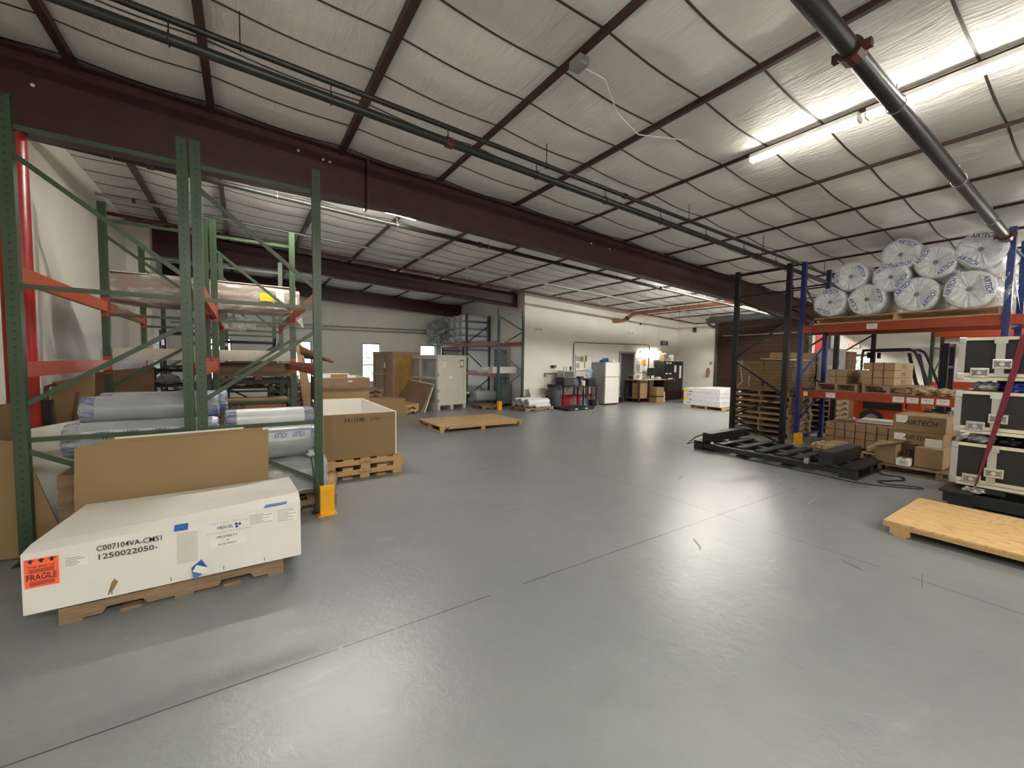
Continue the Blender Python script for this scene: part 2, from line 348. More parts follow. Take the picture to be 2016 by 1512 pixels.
def wall(name, axis, c, a, b, openings, mat, label, out, htop=None, thick=.2):
    """vertical wall on plane axis=c from a to b, thickness towards out, openings (a0,a1,z0,z1)"""
    mb = MB(); cuts = sorted({a, b, *[o[0] for o in openings], *[o[1] for o in openings]})
    for i in range(len(cuts)-1):
        p, q = cuts[i], cuts[i+1]; zs = [(0, 4.75)]
        for o in openings:
            if o[0] <= p and o[1] >= q:
                nz = []
                for z0, z1 in zs:
                    if o[2] > z0: nz.append((z0, o[2]))
                    if o[3] < z1: nz.append((o[3], z1))
                zs = nz
        for z0, z1 in zs:
            if axis == 'x': mb.box(c, c+out*thick, p, q, z0, z1)
            else: mb.box(p, q, c, c+out*thick, z0, z1)
    o = struct(mb.build(name, mat)); return tag(o, label, 'wall')
WIN = [(-1.05, -.33), (1.40, 2.13), (3.95, 4.66), (6.35, 7.05)]
wall('wall_left', 'x', XL, YF, YB2, [], 'wall', 'long off-white wall behind the green racks', -1)
wall('wall_back', 'y', YB2, XL-.2, XS+.2, [(a, b, .66, 2.23) for a, b in WIN], 'wall', 'far rear wall with narrow windows', 1)
wall('wall_side', 'x', XS, YB1+.2, YB2, [], 'wall', 'side wall of the rear alcove', 1)
wall('wall_office', 'y', YB1, XS, XR+.2, [], 'wall_red', 'white wall with red base behind the fridge and desk', 1)
wall('wall_right', 'x', XR, YF, YB1, [(4.45, 5.35, .02, 1.97), (6.25, 9.62, .0, 3.33)], 'wall_red', 'right wall with the roll-up shutter and glass door', 1)
wall('wall_front', 'y', YF, XL-.2, XR+.2, [], 'wall', 'wall behind the camera', -1)
struct(tag(MB().box(XL, -1.62, 11.65, 12.35, 0, 4.4).build('wall_pilaster', 'wall'), 'boxed white column against the left wall', 'wall'))
for i, (a, b) in enumerate(WIN):
    fr = MB(); y0, y1 = YB2+.06, YB2+.11
    fr.box(a, a+.035, y0, y1, .66, 2.23); fr.box(b-.035, b, y0, y1, .66, 2.23); fr.box(a+.035, b-.035, y0, y1, .66, .70); fr.box(a+.035, b-.035, y0, y1, 2.19, 2.23); fr.box(a+.035, b-.035, y0, y1, 1.34, 1.38)
    w = struct(tag(fr.build('window_%d' % (i+1), 'doorgrey'), 'narrow two-pane window, number %s from the left in the rear wall' % ['one', 'two', 'three', 'four'][i], 'window'))
    MB().box(a+.03, b-.03, YB2+.08, YB2+.09, .69, 2.2).build('pane', 'glass', w)
# outside ground and shrubs seen through glass
tag(struct(MB().box(-14, 40, YB2+.25, 40, -.3, -.1).build('outside_ground', 'asphalt')), 'pale pavement outside the rear windows', 'ground')
tag(struct(MB().box(XR+.25, 40, -10, YB2+.2, -.3, -.1).build('outside_pavement', 'asphalt')), 'pale pavement outside the glass door', 'ground')
def leafy(name, label, c, rx, rz, n, group=None):
    t = thing(name, label, 'shrub', c, 0, group); mb = MB(); rg = random.Random(int(c[0]*10+c[1]))
    for k in range(n):
        a = rg.uniform(0, 2*PI); r = rx*math.sqrt(rg.random()); z = rg.uniform(.1, 1)*rz; p = Vector((r*math.cos(a), r*math.sin(a), z))
        d = Vector((rg.uniform(-1, 1), rg.uniform(-1, 1), rg.uniform(-.6, 1))).normalized()*rg.uniform(.12, .3); e = d.cross(Vector((0, 0, 1))).normalized()*.05
        mb.add([p, p+d*.5+e, p+d, p+d*.5-e], [(0, 1, 2, 3)])
    mb.build('foliage', 'green_leaf', t); MB().cyl((0, 0, 0), (0, 0, rz*.7), .04, 8).build('stem', 'card_d', t); return t
leafy('shrub', 'leafy green shrub outside the glass exit door', (18.6, 5.6, -.1), .8, 2.3, 600)
leafy('shrub', 'pale shrub outside the rear window beside the brown crate', (4.6, 20.5, -.1), .9, 2.4, 350)
# ceiling: insulation facing sagging between purlins and banding straps
PX0, PDX, SY0, SDY = -1.34, 1.3435, .83, .5455
purl = [PX0-PDX*0+PDX*k for k in range(14)]; purl[1] = -.245+.25*0; purl[0] = -1.325
purl = [-1.325, -.245]+[1.12+1.342*k for k in range(12)]
def pil(x):
    ps = [XL-.6]+purl+[XR+.8]
    for i in range(len(ps)-1):
        if ps[i] <= x <= ps[i+1]: return (x-ps[i])/(ps[i+1]-ps[i]), i
    return 0, 0
def fz(x, y):
    u, i = pil(x); v = (y-SY0)/SDY; v -= math.floor(v)
    far = max(0, min(1, (x-5)/8))
    s = math.sin(PI*u)**1.2 if 0 < u < 1 else 0
    n = mnoise.noise(Vector((i*3.1, math.floor((y-SY0)/SDY)*1.7, 0)))
    return cz(x)+.05-s*(.032+.035*far)*(1+.25*n)-.022*math.sin(PI*v)*s
ce = MB(); _p = [XL-.1]+purl+[XR+.1]; xs = [_p[i]+(_p[i+1]-_p[i])*k/12 for i in range(len(_p)-1) for k in range(12)]+[_p[-1]]
_k0 = math.floor((YF-SY0)/SDY); _k1 = math.ceil((YB2+.1-SY0)/SDY); ys = [SY0+SDY*(_k0+j/4) for j in range((_k1-_k0)*4+1)]; nx, ny = len(xs)-1, len(ys)-1
ce.add([(x, y, fz(x, y)) for y in ys for x in xs], [(j*(nx+1)+i, (j+1)*(nx+1)+i, (j+1)*(nx+1)+i+1, j*(nx+1)+i+1) for j in range(ny) for i in range(nx)])
cel = struct(tag(ce.build('ceiling', 'ceiling', smooth=True), 'sloped ceiling of sagging white insulation facing', 'ceiling'))
st = MB(); k0 = math.ceil((YF-SY0)/SDY); k1 = math.floor((YB2-SY0)/SDY)
for k in range(k0, k1+1):
    y = SY0+k*SDY; n = len(xs)-1; vs = []
    for i in range(n+1):
        x = xs[i]; z = fz(x, y)-.007; vs += [(x, y-.009, z), (x, y+.009, z), (x, y+.009, z+.004), (x, y-.009, z+.004)]
    fs = []
    for i in range(n):
        for a, b in ((0, 1), (1, 2), (2, 3), (3, 0)): fs.append((i*4+a, i*4+b, i*4+4+b, i*4+4+a))
    st.add(vs, fs)
st.build('banding_straps', 'strap', cel)
for i, x in enumerate(purl):
    d = .034 if x < 2 else (.004 if x < 4 else -.014); w = .066 if x < 2 else (.046 if x < 4 else .032)
    mb = MB().box(x-w/2, x+w/2, YF, YB2 if x < XS else YB1, cz(x)-d, cz(x)+.07)
    struct(tag(mb.build('roof_purlin', 'purl_far'), 'dark red roof purlin running front to back', 'purlin', 'roof purlins'))
def rafter(y, x0, x1, prof, label, z_flange=.012):
    """tapered I beam: prof(x) -> bottom z"""
    mb = MB(); n = 24; xs = [x0+(x1-x0)*i/n for i in range(n+1)]
    for a, b in zip(xs[:-1], xs[1:]):
        za, zb = prof(a+1e-4), prof(b-1e-4); ta, tb = cz(a)-.005, cz(b)-.005
        mb.hexa([(a, y-.006, za), (b, y-.006, zb), (b, y+.006, zb), (a, y+.006, za), (a, y-.006, ta), (b, y-.006, tb), (b, y+.006, tb), (a, y+.006, ta)])
        for q0, q1, lo, hi in ((y-.1, y+.1, (za, zb), (za+.016, zb+.016)), (y-.1, y+.1, (ta-.016, tb-.016), (ta, tb))):
            mb.hexa([(a, q0, lo[0]), (b, q0, lo[1]), (b, q1, lo[1]), (a, q1, lo[0]), (a, q0, hi[0]), (b, q0, hi[1]), (b, q1, hi[1]), (a, q1, hi[0])])
    o = struct(tag(mb.build('roof_beam', 'oxide'), label, 'beam')); return o
main = rafter(5.82, XL, 16.4, lambda x: 3.655 if x < 1.43 else cz(x)-.575, 'deep dark red steel roof beam crossing the middle of the hall')
mb = MB(); mb.box(1.42, 1.445, 5.71, 5.93, 3.62, cz(1.43)-.005); mb.build('splice_plate', 'oxide', main)
mb = MB()
for x, z in ((-1.6, 4.12), (.62, 4.16), (.9, 4.13), (.98, 4.12), (5.6, 3.86), (6.1, 3.84)): mb.cyl((x, 5.812, z), (x, 5.808, z), .016, 10)
mb.build('punched_holes', 'label', main)
rafter(11.95, XL, XS, lambda x: 3.86-(.05 if x < 1.8 else 0)-.049*(x+0) if x > 1.8 else 3.80, 'second dark red roof beam behind the racks')
rafter(16.35, XL, XS, lambda x: cz(x)-.46, 'rear roof beam close to the far wall')
rafter(-.35, XL, 16.4, lambda x: cz(x)-.6, 'roof beam above the camera')
struct(tag(MB().cyl((-1.765, 5.82, 0), (-1.765, 5.82, 3.65), .107, 28).build('roof_column', 'col_red', smooth=True), 'glossy red round steel column at the left wall', 'column'))
mb = MB().box(16.1, 16.12, 5.72, 5.92, 0, 3.0); mb.box(16.38, 16.4, 5.72, 5.92, 0, 3.0); mb.box(16.12, 16.38, 5.81, 5.83, 0, 3.0)
struct(tag(mb.build('roof_column', 'col_red'), 'red steel column beside the roll-up shutter', 'column'))

# ------------------------------------------------------------------ pipes
def pipe(name, label, pts, r, mat, couplings=(), hangers=(), cat='pipe', hmat='pipe_black', rod=None):
    t = thing(name, label, cat, pts[0]); o = Vector(pts[0])
    mb = MB(); mb.tube([Vector(p)-o for p in pts], r, 14); mb.build('pipe_run', mat, t, smooth=True)
    def at(f):
        L = [(Vector(b)-Vector(a)).length for a, b in zip(pts[:-1], pts[1:])]; s = f*sum(L)
        for (a, b), l in zip(zip(pts[:-1], pts[1:]), L):
            if s <= l+1e-9: return Vector(a)+(Vector(b)-Vector(a))*(s/l), (Vector(b)-Vector(a)).normalized()
            s -= l
        return Vector(b), (Vector(b)-Vector(a)).normalized()
    for f in couplings:
        p, d = at(f); p -= o; m2 = MB().cyl(p-d*r*.9, p+d*r*.9, r*1.35, 14)
        s = d.cross(Vector((0, 0, 1))).normalized()
        m2.bar(p-s*r*1.9, p+s*r*1.9, r*.8, r*.9); m2.build('pipe_coupling', 'pipe_red', t)
    for f in hangers:
        p, d = at(f); zt = cz(p.x)+.02 if rod is None else p.z+rod; q = p-o; m2 = MB(); n = 12; rg = []
        for k in range(n+1):
            a = 2*PI*k/n; s = d.cross(Vector((0, 0, 1))).normalized(); rg.append(q+s*math.cos(a)*(r+.006)+Vector((0, 0, 1))*(math.sin(a)*(r*1.15+.006)))
        m2.tube(rg, .004, 6); m2.cyl(q+Vector((0, 0, r+.004)), (q.x, q.y, zt-o.z), .005, 6); m2.build('hanger_rod', hmat, t)
    return t
def pz(x, off): return cz(x)-off
h1 = [i/14+.03 for i in range(13)]
pipe('sprinkler_pipe', 'thick dark sprinkler main nearest the camera side of the red beam', [(-2, 4.115, pz(-2, .4)), (13.6, 3.70, pz(13.6, .4))], .040, 'pipe_black', (.245, .63), h1, rod=.15)
pipe('sprinkler_pipe', 'thinner dark pipe hung just above the sprinkler main', [(-2, 4.13, pz(-2, .25)), (13.6, 3.66, pz(13.6, .25))], .026, 'pipe_black', (.41,), (.13, .325, .50, .64, .80))
pipe('sprinkler_pipe', 'fat steel pipe crossing below the long bright lamp', [(-2, 1.26, pz(-2, .4)), (9.32, 1.10, pz(9.32, .4))], .058, 'pipe_black', (.49, .985), [.57, .75, .9], hmat='galv', rod=.16)
pipe('sprinkler_pipe', 'dark pipe lit by the lamp right behind the red beam', [(-2, 7.07, pz(-2, .35)), (15.6, 6.72, pz(15.6, .35))], .037, 'pipe_black', (.06, .33, .63), [i/10+.04 for i in range(10)], hmat='galv', rod=.13)
pipe('conduit_pipe', 'slim bright galvanised pipe over the green racks', [(-2, 9.62, pz(-2, .15)), (14, 9.2, pz(14, .15))], .026, 'galv', (.03,), ())
pipe('sprinkler_pipe', 'red-brown branch pipe above the far rack frames', [(-2, 9.98, pz(-2, .35)), (12.2, 9.95, pz(12.2, .35))], .032, 'pipe_red', (.05, .55), [i/9+.06 for i in range(9)], rod=.12)
pipe('riser_pipe', 'orange-brown pipe run bending down into the office wall', [(12.35, 11.48, 3.24), (12.5, 11.36, 3.24), (12.66, 11.2, 3.26), (12.78, 11.05, 3.4), (12.84, 10.9, 3.5), (12.88, 10.6, 3.53), (13.0, 7.0, 3.56), (13.0, 6.0, 3.56)], .065, 'pipe_orange', (.10, .84), (.2, .78))
pipe('branch_pipe', 'short dark sprinkler branch near the far corner', [(12.2, 9.95, 3.385), (15.6, 9.97, 3.23), (15.6, 9.97, 3.24), (15.9, 8.9, 3.25)], .028, 'pipe_red', (.9,), (.5,))
pipe('drain_elbow', 'dark elbow pipe entering the right wall above the extinguisher', [(16.0, 9.75, 3.45), (16.1, 9.72, 3.25), (16.25, 9.7, 3.16), (16.58, 9.68, 3.12)], .055, 'darkgrey')
# wall conduits
pipe('wall_conduit', 'thin grey conduit arching over the fridge and door', [(10.28, 11.46, 1.3), (10.28, 11.46, 2.26), (10.31, 11.46, 2.31), (10.37, 11.46, 2.33), (14.5, 11.46, 2.36), (14.56, 11.46, 2.34), (14.6, 11.46, 2.28), (14.6, 11.46, 1.0)], .014, 'pipe_black')
pipe('wall_conduit', 'upper twin conduit along the far rear wall', [(-1.9, 16.74, 2.80), (7.9, 16.74, 2.86)], .026, 'galv')
pipe('wall_conduit', 'lower twin conduit along the far rear wall', [(-1.9, 16.74, 2.68), (7.9, 16.74, 2.74)], .026, 'galv')
jb = thing('junction_box', 'grey electrical box fixed to a roof purlin', 'junction box', (2.43, 2.72, cz(2.43)-.055))
MB().box(-.055, .055, -.07, .07, -.07, 0).build('box_body', 'galv', jb, bevel=.008)
MB().tube([(.05, .02, -.03), (.35, .05, .0), (.8, .3, -.03), (1.3, .45, -.02), (2.2, .06, -.02)], .006, 6).build('cable', 'label', jb)

# ------------------------------------------------------------------ lamps
def lamp(label, a, b, z, tubes=2, mat='tube', rods=True, group=None):
    a = Vector((a[0], a[1], z[0])); b = Vector((b[0], b[1], z[1])); c = (a+b)/2; d = (b-a).normalized(); s = d.cross(Vector((0, 0, 1))).normalized()
    t = thing('fluorescent_lamp', label, 'ceiling light', c, 0, group); A = a-c; B = b-c
    MB().bar(A, B, .085, .04).build('lamp_housing', 'white_enamel', t)
    for k in ((-1, 1) if tubes == 2 else (0,)):
        o = s*.028*k+Vector((0, 0, -.045)); MB().tube([A+d*.03+o, B-d*.03+o], .017, 8).build('lamp_tube', mat, t, smooth=True)
    m2 = MB()
    for p in (A, B): m2.bar(p+Vector((0, 0, -.045))-d*.008, p+Vector((0, 0, -.045))+d*.008, .10, .05)
    m2.build('socket', 'white_enamel', t)
    m3 = MB()
    for f in (.15, .85):
        p = A+(B-A)*f; m3.cyl(p+Vector((0, 0, .02)), p+Vector((0, 0, max(.16, cz(c.x)-c.z) if rods else .03)), .004, 6)
    m3.build('hanger_rod' if rods else 'mounting_clip', 'galv', t); return t
LX = 5.08
lamp('far segment of the long lamp crossed by the fat pipe', (LX, 2.62), (LX, 1.60), (pz(LX, .035),)*2, rods=False)
lamp('near segment of the long lamp running out of the picture at right', (LX, 1.54), (LX, -.15), (pz(LX, .035),)*2, rods=False)
lamp('lamp above and behind the camera', (LX, -.6), (LX, -3.0), (pz(LX, .035),)*2, rods=False)  # unseen fixture added for light, repeating the line of the long lamp
lamp('lamp tucked behind the left half of the red beam', (-.05, 6.5), (2.38, 6.5), (pz(0, .30), pz(2.38, .30)), 2, 'tube3')
lamp('lamp hidden behind the right half of the red beam', (9.4, 6.42), (11.8, 6.42), (pz(9.4, .22), pz(11.8, .22)), 2, 'tube5')
lamp('farthest lamp behind the red beam near the roll-up shutter', (12.6, 6.42), (15.0, 6.42), (pz(12.6, .22), pz(15, .22)), 2, 'tube5')  # added to brighten the office wall, kept out of sight by the beam
lamp('lamp behind the second beam over the crates', (3.0, 12.5), (5.4, 12.5), (pz(3, .14), pz(5.4, .14)), 1, 'tube6')  # made-up fixture that lifts the dim rear alcove
lamp('lamp over the front left corner behind the camera', (-.9, -1.5), (1.5, -1.5), (pz(-.9, 1.15), pz(1.5, 1.15)), 2, 'tube4')  # unseen fill light, added for the left ceiling and wall
lamp('lamp over the front middle behind the camera', (7.5, -2.0), (9.9, -2.0), (pz(7.5, 1.15), pz(9.9, 1.15)), 2, 'tube4')  # added out of view to even out the light on the ceiling
lamp('lamp near the front wall', (3.0, -5.0), (5.4, -5.0), (pz(3, .6), pz(5.4, .6)), 2, 'tube4')  # extra unseen fixture, fills the hall from the front
lamp('lamp over the aisle beside the right wall', (13.2, -1.2), (13.2, 1.2), (pz(13.2, .45),)*2, 2, 'tube4')  # added beyond the frame to light the right-hand side
dl = lamp('bright wall lamp above the packing desk', (13.9, 11.38), (15.25, 11.38), (2.09, 2.12), 2, 'tube2')

# ------------------------------------------------------------------ pallet racking
def frame(t, o, x0, x1, y0, y1, h, post, brace, braces, pw=.075, pd=.065, foot=True):
    """upright frame between (x0,y0) and (x1,y1); braces = list of (side a z, side b z); o = thing origin"""
    for (x, y) in ((x0, y0), (x1, y1)):
        MB().box(-pw/2, pw/2, -pd/2, pd/2, 0, h).build('upright_post', post, t, at=(x-o[0], y-o[1], 0))
        if foot: MB().box(-.07, .07, -.06, .06, 0, .008).build('foot_plate', brace, t, at=(x-o[0], y-o[1], 0))
    for za, zb in braces:
        a = Vector((x0-o[0], y0-o[1], za)); b = Vector((x1-o[0], y1-o[1], zb))
        MB().bar(a, b, .022, .036).build('brace', brace, t)
def rbeam(t, o, x, y0, y1, z, mat, axis='y', h=.12, side=1, labels=()):
    """step beam between two posts with end connectors; z = top"""
    def P(u, v, w):
        return (x-o[0]+u, v-o[1], w) if axis == 'y' else (v-o[0], x-o[1]+u, w)
    mb = MB(); p = [(-.025, z-h), (.025, z-h), (.025, z-.04), (.008, z-.04), (.008, z), (-.025, z)] if side < 0 else [(-.025, z-h), (.025, z-h), (.025, z), (-.008, z), (-.008, z-.04), (-.025, z-.04)]
    n = 6; mb.add([P(a, y0+.04, b) for a, b in p]+[P(a, y1-.04, b) for a, b in p], [tuple(range(n)), tuple(range(2*n-1, n-1, -1))]+[(k, n+k, n+(k+1) % n, (k+1) % n) for k in range(n)])
    ob = mb.build('beam', mat, t)
    for y, s in ((y0, 1), (y1, -1)):
        c = MB(); a = P(-.035, y+s*.036, z-h-.06); b = P(.035, y+s*.044, z+.045); c.box(a[0], b[0], a[1], b[1], a[2], b[2]); c.build('beam_connector', mat, ob)
    return ob
BR = [(3.25, 3.25), (3.08, 2.29), (2.105, 2.105), (1.20, 1.88), (.95, .95), (.88, .33)]
YS = (4.57, 7.0, 9.3, 11.4)
def green_rack(name, xa, xb, label, xs_beam):
    o = (xa, YS[0], 0); t = thing('pallet_rack', label, 'pallet rack', o)
    for i, y in enumerate(YS): frame(t, o, xa, xb, y, y, 3.46 if i < 3 else 3.3, 'green', 'green_b', BR)
    for i in range(2):
        for x, s in ((xa, 1), (xb, -1)):
            rbeam(t, o, x, YS[i], YS[i+1], 2.26, 'beam', side=s); rbeam(t, o, x, YS[i], YS[i+1], 1.545, 'beam', side=s)
    for x, s in ((xa, 1), (xb, -1)): rbeam(t, o, x, YS[2], YS[3], 1.95, 'beam_red', side=s); rbeam(t, o, x, YS[2], YS[3], 1.05, 'beam_red', side=s)
    return t
green_rack('pallet_rack', -1.405, -.405, 'green rack row closest to the left wall, beside the red column', None)
green_rack('pallet_rack', -.315, .635, 'green rack row whose outer post wears the yellow guard', None)
def guard(label, x, y, h=.33, s=1):
    t = thing('post_guard', label, 'post guard', (x, y, 0))
    mb = MB(); mb.box(-.06, .06, -.055, -.047, 0, h); mb.box(-.066, -.058, -.055, .06, 0, h); mb.box(.058, .066, -.055, .06, 0, h); mb.build('bent_shield', 'yellow', t, bevel=.003)
    MB().box(-.09, .09, -.085, .085, 0, .008).build('base_plate', 'yellow', t)
    m = MB()
    for a in (-.075, .075):
        m.cyl((a, -.07, .008), (a, -.07, .02), .009, 6)
    m.build('anchor_bolt', 'galv', t); return t
guard('yellow steel guard at the foot of the outer green post', .69, 4.50, .31)
guard('yellow guard at the foot of the blue post', 9.40, 3.66, .22)
guard('small yellow guard on the far dark green rack post', 7.0, 11.36, .28)

# black rack row and blue rack row (right)
o = (8.85, 4.22, 0); t = thing('pallet_rack', 'black rack with bare upright frames in front of the pallet stack', 'pallet rack', o)
BK = [(3.47, 3.47), (3.02, 3.02), (2.98, 2.45), (1.72, 2.42), (1.68, 1.0), (.50, .97), (.46, .02)]
for x in (8.85, 11.3, 13.7): frame(t, o, x, x, 4.72, 3.73, 3.55, 'black', 'black_b', BK, .08, .085)
for y, s in ((4.72, 1), (3.73, -1)): rbeam(t, o, y, 11.3, 13.7, 2.55, 'black_b', axis='x', side=s)
o = (9.5, 2.4, 0); t = thing('pallet_rack', 'blue rack with bright orange beams holding wrapped rolls', 'pallet rack', o)
BB = [(3.4, 3.4), (3.2, 2.5), (2.2, 2.3), (1.35, 2.05), (1.1, 1.1), (.42, 1.05), (.14, .14)]
for y in (3.74, 1.07, -1.6): frame(t, o, 9.5, 10.7, y, y, 3.67, 'blue', 'blue_b', BB, .085, .075)
for y0, y1 in ((3.74, 1.07), (1.07, -1.6)):
    for x, s in ((9.5, 1), (10.7, -1)):
        for z, h in ((2.39, .145), (1.10, .145)):
            bo = rbeam(t, o, x, y1, y0, z, 'beam', side=s, h=h)
            if x < 10 and y0 > 3:
                lb = MB(); L = [(2.62, .15)] if z > 2 else [(3.60, .07), (3.18, .15), (2.20, .15), (2.02, .15), (1.84, .15), (1.66, .15), (1.40, .13)]
                for yy, w in L: plaque(lb, (x-.026-o[0], yy-o[1], z-.075), (0, -1, 0), (0, 0, 1), w, .095 if w > .1 else .085)
                lo = lb.build('location_label', 'label', bo)
                tx = MB()
                for i, (yy, w) in enumerate(L):
                    body = '17' if w < .1 else ['44802140', '44801127', '44800221', '44803060', '44802211', '44801903', '44804417'][i % 7]
                    add_text(tx, body, (x-.0275-o[0], yy-o[1], z-.062), (0, -1, 0), (0, 0, 1), w=w*.62 if w > .1 else .04, h=.026 if w > .1 else .04)
                    if w > .1: add_text(tx, '0000', (x-.0275-o[0], yy-o[1], z-.10), (0, -1, 0), (0, 0, 1), w=w*.3, h=.013)
                tx.build('label_print', 'inkg', lo)
# far dark-green row against the side wall
o = (7.5, 11.45, 0); t = thing('pallet_rack', 'tall dark green rack against the far side wall', 'pallet rack', o)
for y, h in ((11.45, 3.28), (13.75, 3.32), (16.0, 3.24)):
    frame(t, o, 7.0, 7.97, y, y, h, 'dgreen', 'dgreen_b', [(h-.12, h-.12), (h-.2, 2.62), (2.05, 2.6), (1.95, 1.25), (.55, 1.2), (.5, .1)] if y < 12 else [(h-.25, h-.25), (2.25, 2.95), (2.0, 2.0), (1.9, 1.1), (.2, .9)], .07, .07)
for a, b in ((11.45, 13.75), (13.75, 16.0)):
    for x, s in ((7.0, 1), (7.97, -1)):
        rbeam(t, o, x, a, b, 2.25, 'beam_red', side=s); 
        if a > 11.5 or x < 7.5: rbeam(t, o, x, a, b, 1.18, 'beam_red', side=s)
# green rack against the right wall beyond the forklift
o = (16.0, 2.5, 0); t = thing('pallet_rack', 'green rack with an orange beam beyond the forklift', 'pallet rack', o)
for y in (2.95, .4): frame(t, o, 15.3, 16.3, y, y, 3.2, 'green', 'green_b', BR, .08, .07)
for z in (2.55, 1.2):
    for x, s in ((15.3, 1), (16.3, -1)): rbeam(t, o, x, .4, 2.95, z, 'beam', side=s, h=.16)

# ------------------------------------------------------------------ pallets
def pallet(label, loc, L, W, H=.125, wood='pal', woody='paly', nb=7, rz=0, group=None, bw=.10, text=None, notch=True):
    """stringers run along local x (length L), boards across; local origin centre of footprint"""
    t = thing('wooden_pallet', label, 'pallet', loc, rz, group); rg = random.Random(int(loc[0]*97+loc[1]*31+loc[2]*13))
    d = MB(); 
    for i in range(nb):
        x = -L/2+bw/2+(L-bw)*i/(nb-1)+rg.uniform(-.006, .006); e = rg.uniform(-.008, .008); d.box(x-bw/2, x+bw/2, -W/2+e, W/2+e, H-.018, H)
    d.build('deck_boards', woody, t)
    for j, y in enumerate((-W/2+.02, 0, W/2-.02)):
        s = MB(); z0, z1 = .018, H-.018; n0, n1 = L*.16, L*.34
        if not notch: poly = [(-L/2, .018), (-L/2+.13, .018), (-L/2+.13, .045), (-.06, .045), (-.06, .018), (.06, .018), (.06, .045), (L/2-.13, .045), (L/2-.13, .018), (L/2, .018), (L/2, z1), (-L/2, z1)]
        if notch: poly = [(-L/2, z0), (-n1, z0), (-n1+.02, z0+.035), (-n0-.02, z0+.035), (-n0, z0), (n0, z0), (n0+.02, z0+.035), (n1-.02, z0+.035), (n1, z0), (L/2, z0), (L/2, z1), (-L/2, z1)]
        s.prism([(a, b) for a, b in poly], 'y', y-.02, y+.02); so = s.build('stringer', wood, t)
        if text and j == 0:
            m = MB(); add_text(m, text, (0, y-.0205, H*.55), (1, 0, 0), (0, 0, 1), h=.035); m.build('stamp', 'ink', so)
    b = MB()
    for i in range(5 if L > .9 else 3):
        n = 5 if L > .9 else 3; x = -L/2+bw/2+(L-bw)*i/(n-1); b.box(x-bw/2, x+bw/2, -W/2, W/2, 0, .018)
    b.build('bottom_boards', woody, t); return t

# ------------------------------------------------------------------ left foreground: long white box
pallet('battered weathered pallet under the long white box', (-.36, 3.84, 0), 1.16, .88, .12, 'palo', 'palo', 6, 0)
t = thing('long_box', 'long white cardboard crate with an orange fragile label, on a pallet', 'box', (-.37, 3.36, .12))
def q(x, y, z): return (x+.37, y-3.36, z-.12)
mb = MB(); A = [(-1.065, .122), (.335, .122)]
prof = {0: [(3.36, .125), (4.30, .125), (4.30, .47), (3.50, .485), (3.365, .475)], 1: [(3.36, .125), (4.30, .125), (4.30, .49), (3.47, .575), (3.36, .53)]}
n = 10; vs = []
for i in range(n+1):
    u = i/n; x = -1.065+1.40*u
    for k in range(5):
        a = prof[0][k]; b = prof[1][k]; vs.append(q(x+(0.05*(1-u) if k in (1, 2) else 0), a[0]+(b[0]-a[0])*u+(.004*math.sin(7*u) if k == 4 else 0), a[1]+(b[1]-a[1])*u-(.006*math.sin(PI*u) if k in (2, 3) else 0)))
fs = [(0, 1, 2, 3, 4), tuple(n*5+k for k in (4, 3, 2, 1, 0))]
for i in range(n):
    for k in range(5): fs.append((i*5+k, (i+1)*5+k, (i+1)*5+(k+1) % 5, i*5+(k+1) % 5))
mb.add(vs, fs); mb.build('carton_body', 'card_w', t)
FY = 3.36
def face(x, z): return q(x, FY-.001, z)
UX, UZ = (1, 0, 0), (0, 0, 1)
lb = MB(); plaque(lb, face(-.985, .36), UX, (0, 0, 1), .135, .165); lo = lb.build('fragile_label', 'orangel', t); lo['label'] = 'fluorescent orange FRAGILE label'
tx = MB(); add_text(tx, 'FRAGILE', q(-.985, FY-.003, .335), UX, UZ, w=.118, h=.036, offset=.01); add_text(tx, 'THIS END UP', q(-.985, FY-.003, .395), UX, UZ, w=.105, h=.013)
for k in (-1, 0, 1):
    x = -.985+k*.042; tx.prism([(x-.006+.37, .298), (x+.006+.37, .298), (x+.006+.37, .31), (x+.017+.37, .31), (x+.37, .322), (x-.017+.37, .31), (x-.006+.37, .31)], 'y', -.0035, -.003)
for zz in (.363, .371, .379, .307, .299, .291): tx.box(-.985+.37-.05, -.985+.37+.05, -.0032, -.003, zz-.12, zz-.1165)
tx.build('fragile_print', 'ink', lo)
tx = MB(); tx2 = MB()
add_text(tx, 'C007104VA-CM51', q(-.605, FY-.003, .438), UX, UZ, w=.30, h=.034, offset=.008); add_text(tx, '1250022050-', q(-.62, FY-.003, .386), UX, UZ, w=.27, h=.034, offset=.008)
tx.build('marker_writing', 'ink', t)
def paper(x, z, w, h, mat='label', name='paper_label'): return plaque(MB(), face(x, z), UX, UZ, w, h).build(name, mat, t)
p1 = paper(-.335, .345, .105, .205, 'cratew', 'packing_slip'); p1.rotation_euler = (0, .02, 0)
m = MB(); plaque(m, face(-.36, .485), UX, (.1, 0, 1), .07, .045); m.build('blue_tape_patch', 'tapeb', t)
m = MB()
for (a, b, c, d) in (((-.315, .20), (-.26, .245), (-.225, .175), (-.30, .125)),): 
    m.add([q(a[0], FY-.006, a[1]), q(b[0], FY-.02, b[1]), q(c[0], FY-.012, c[1]), q(d[0], FY-.03, d[1]), q(a[0], FY-.002, a[1]), q(b[0], FY-.002, b[1]), q(c[0], FY-.002, c[1]), q(d[0], FY-.002, d[1])], [(0, 3, 2, 1), (0, 1, 5, 4), (1, 2, 6, 5), (2, 3, 7, 6), (3, 0, 4, 7), (4, 5, 6, 7)])
m.build('torn_tape_flap', 'tapeb', t)
m = MB(); plaque(m, q(-.262, FY-.034, .188), (1, 0, -.55), (.55, 0, 1), .075, .045); m.build('loose_sticker', 'label', t)
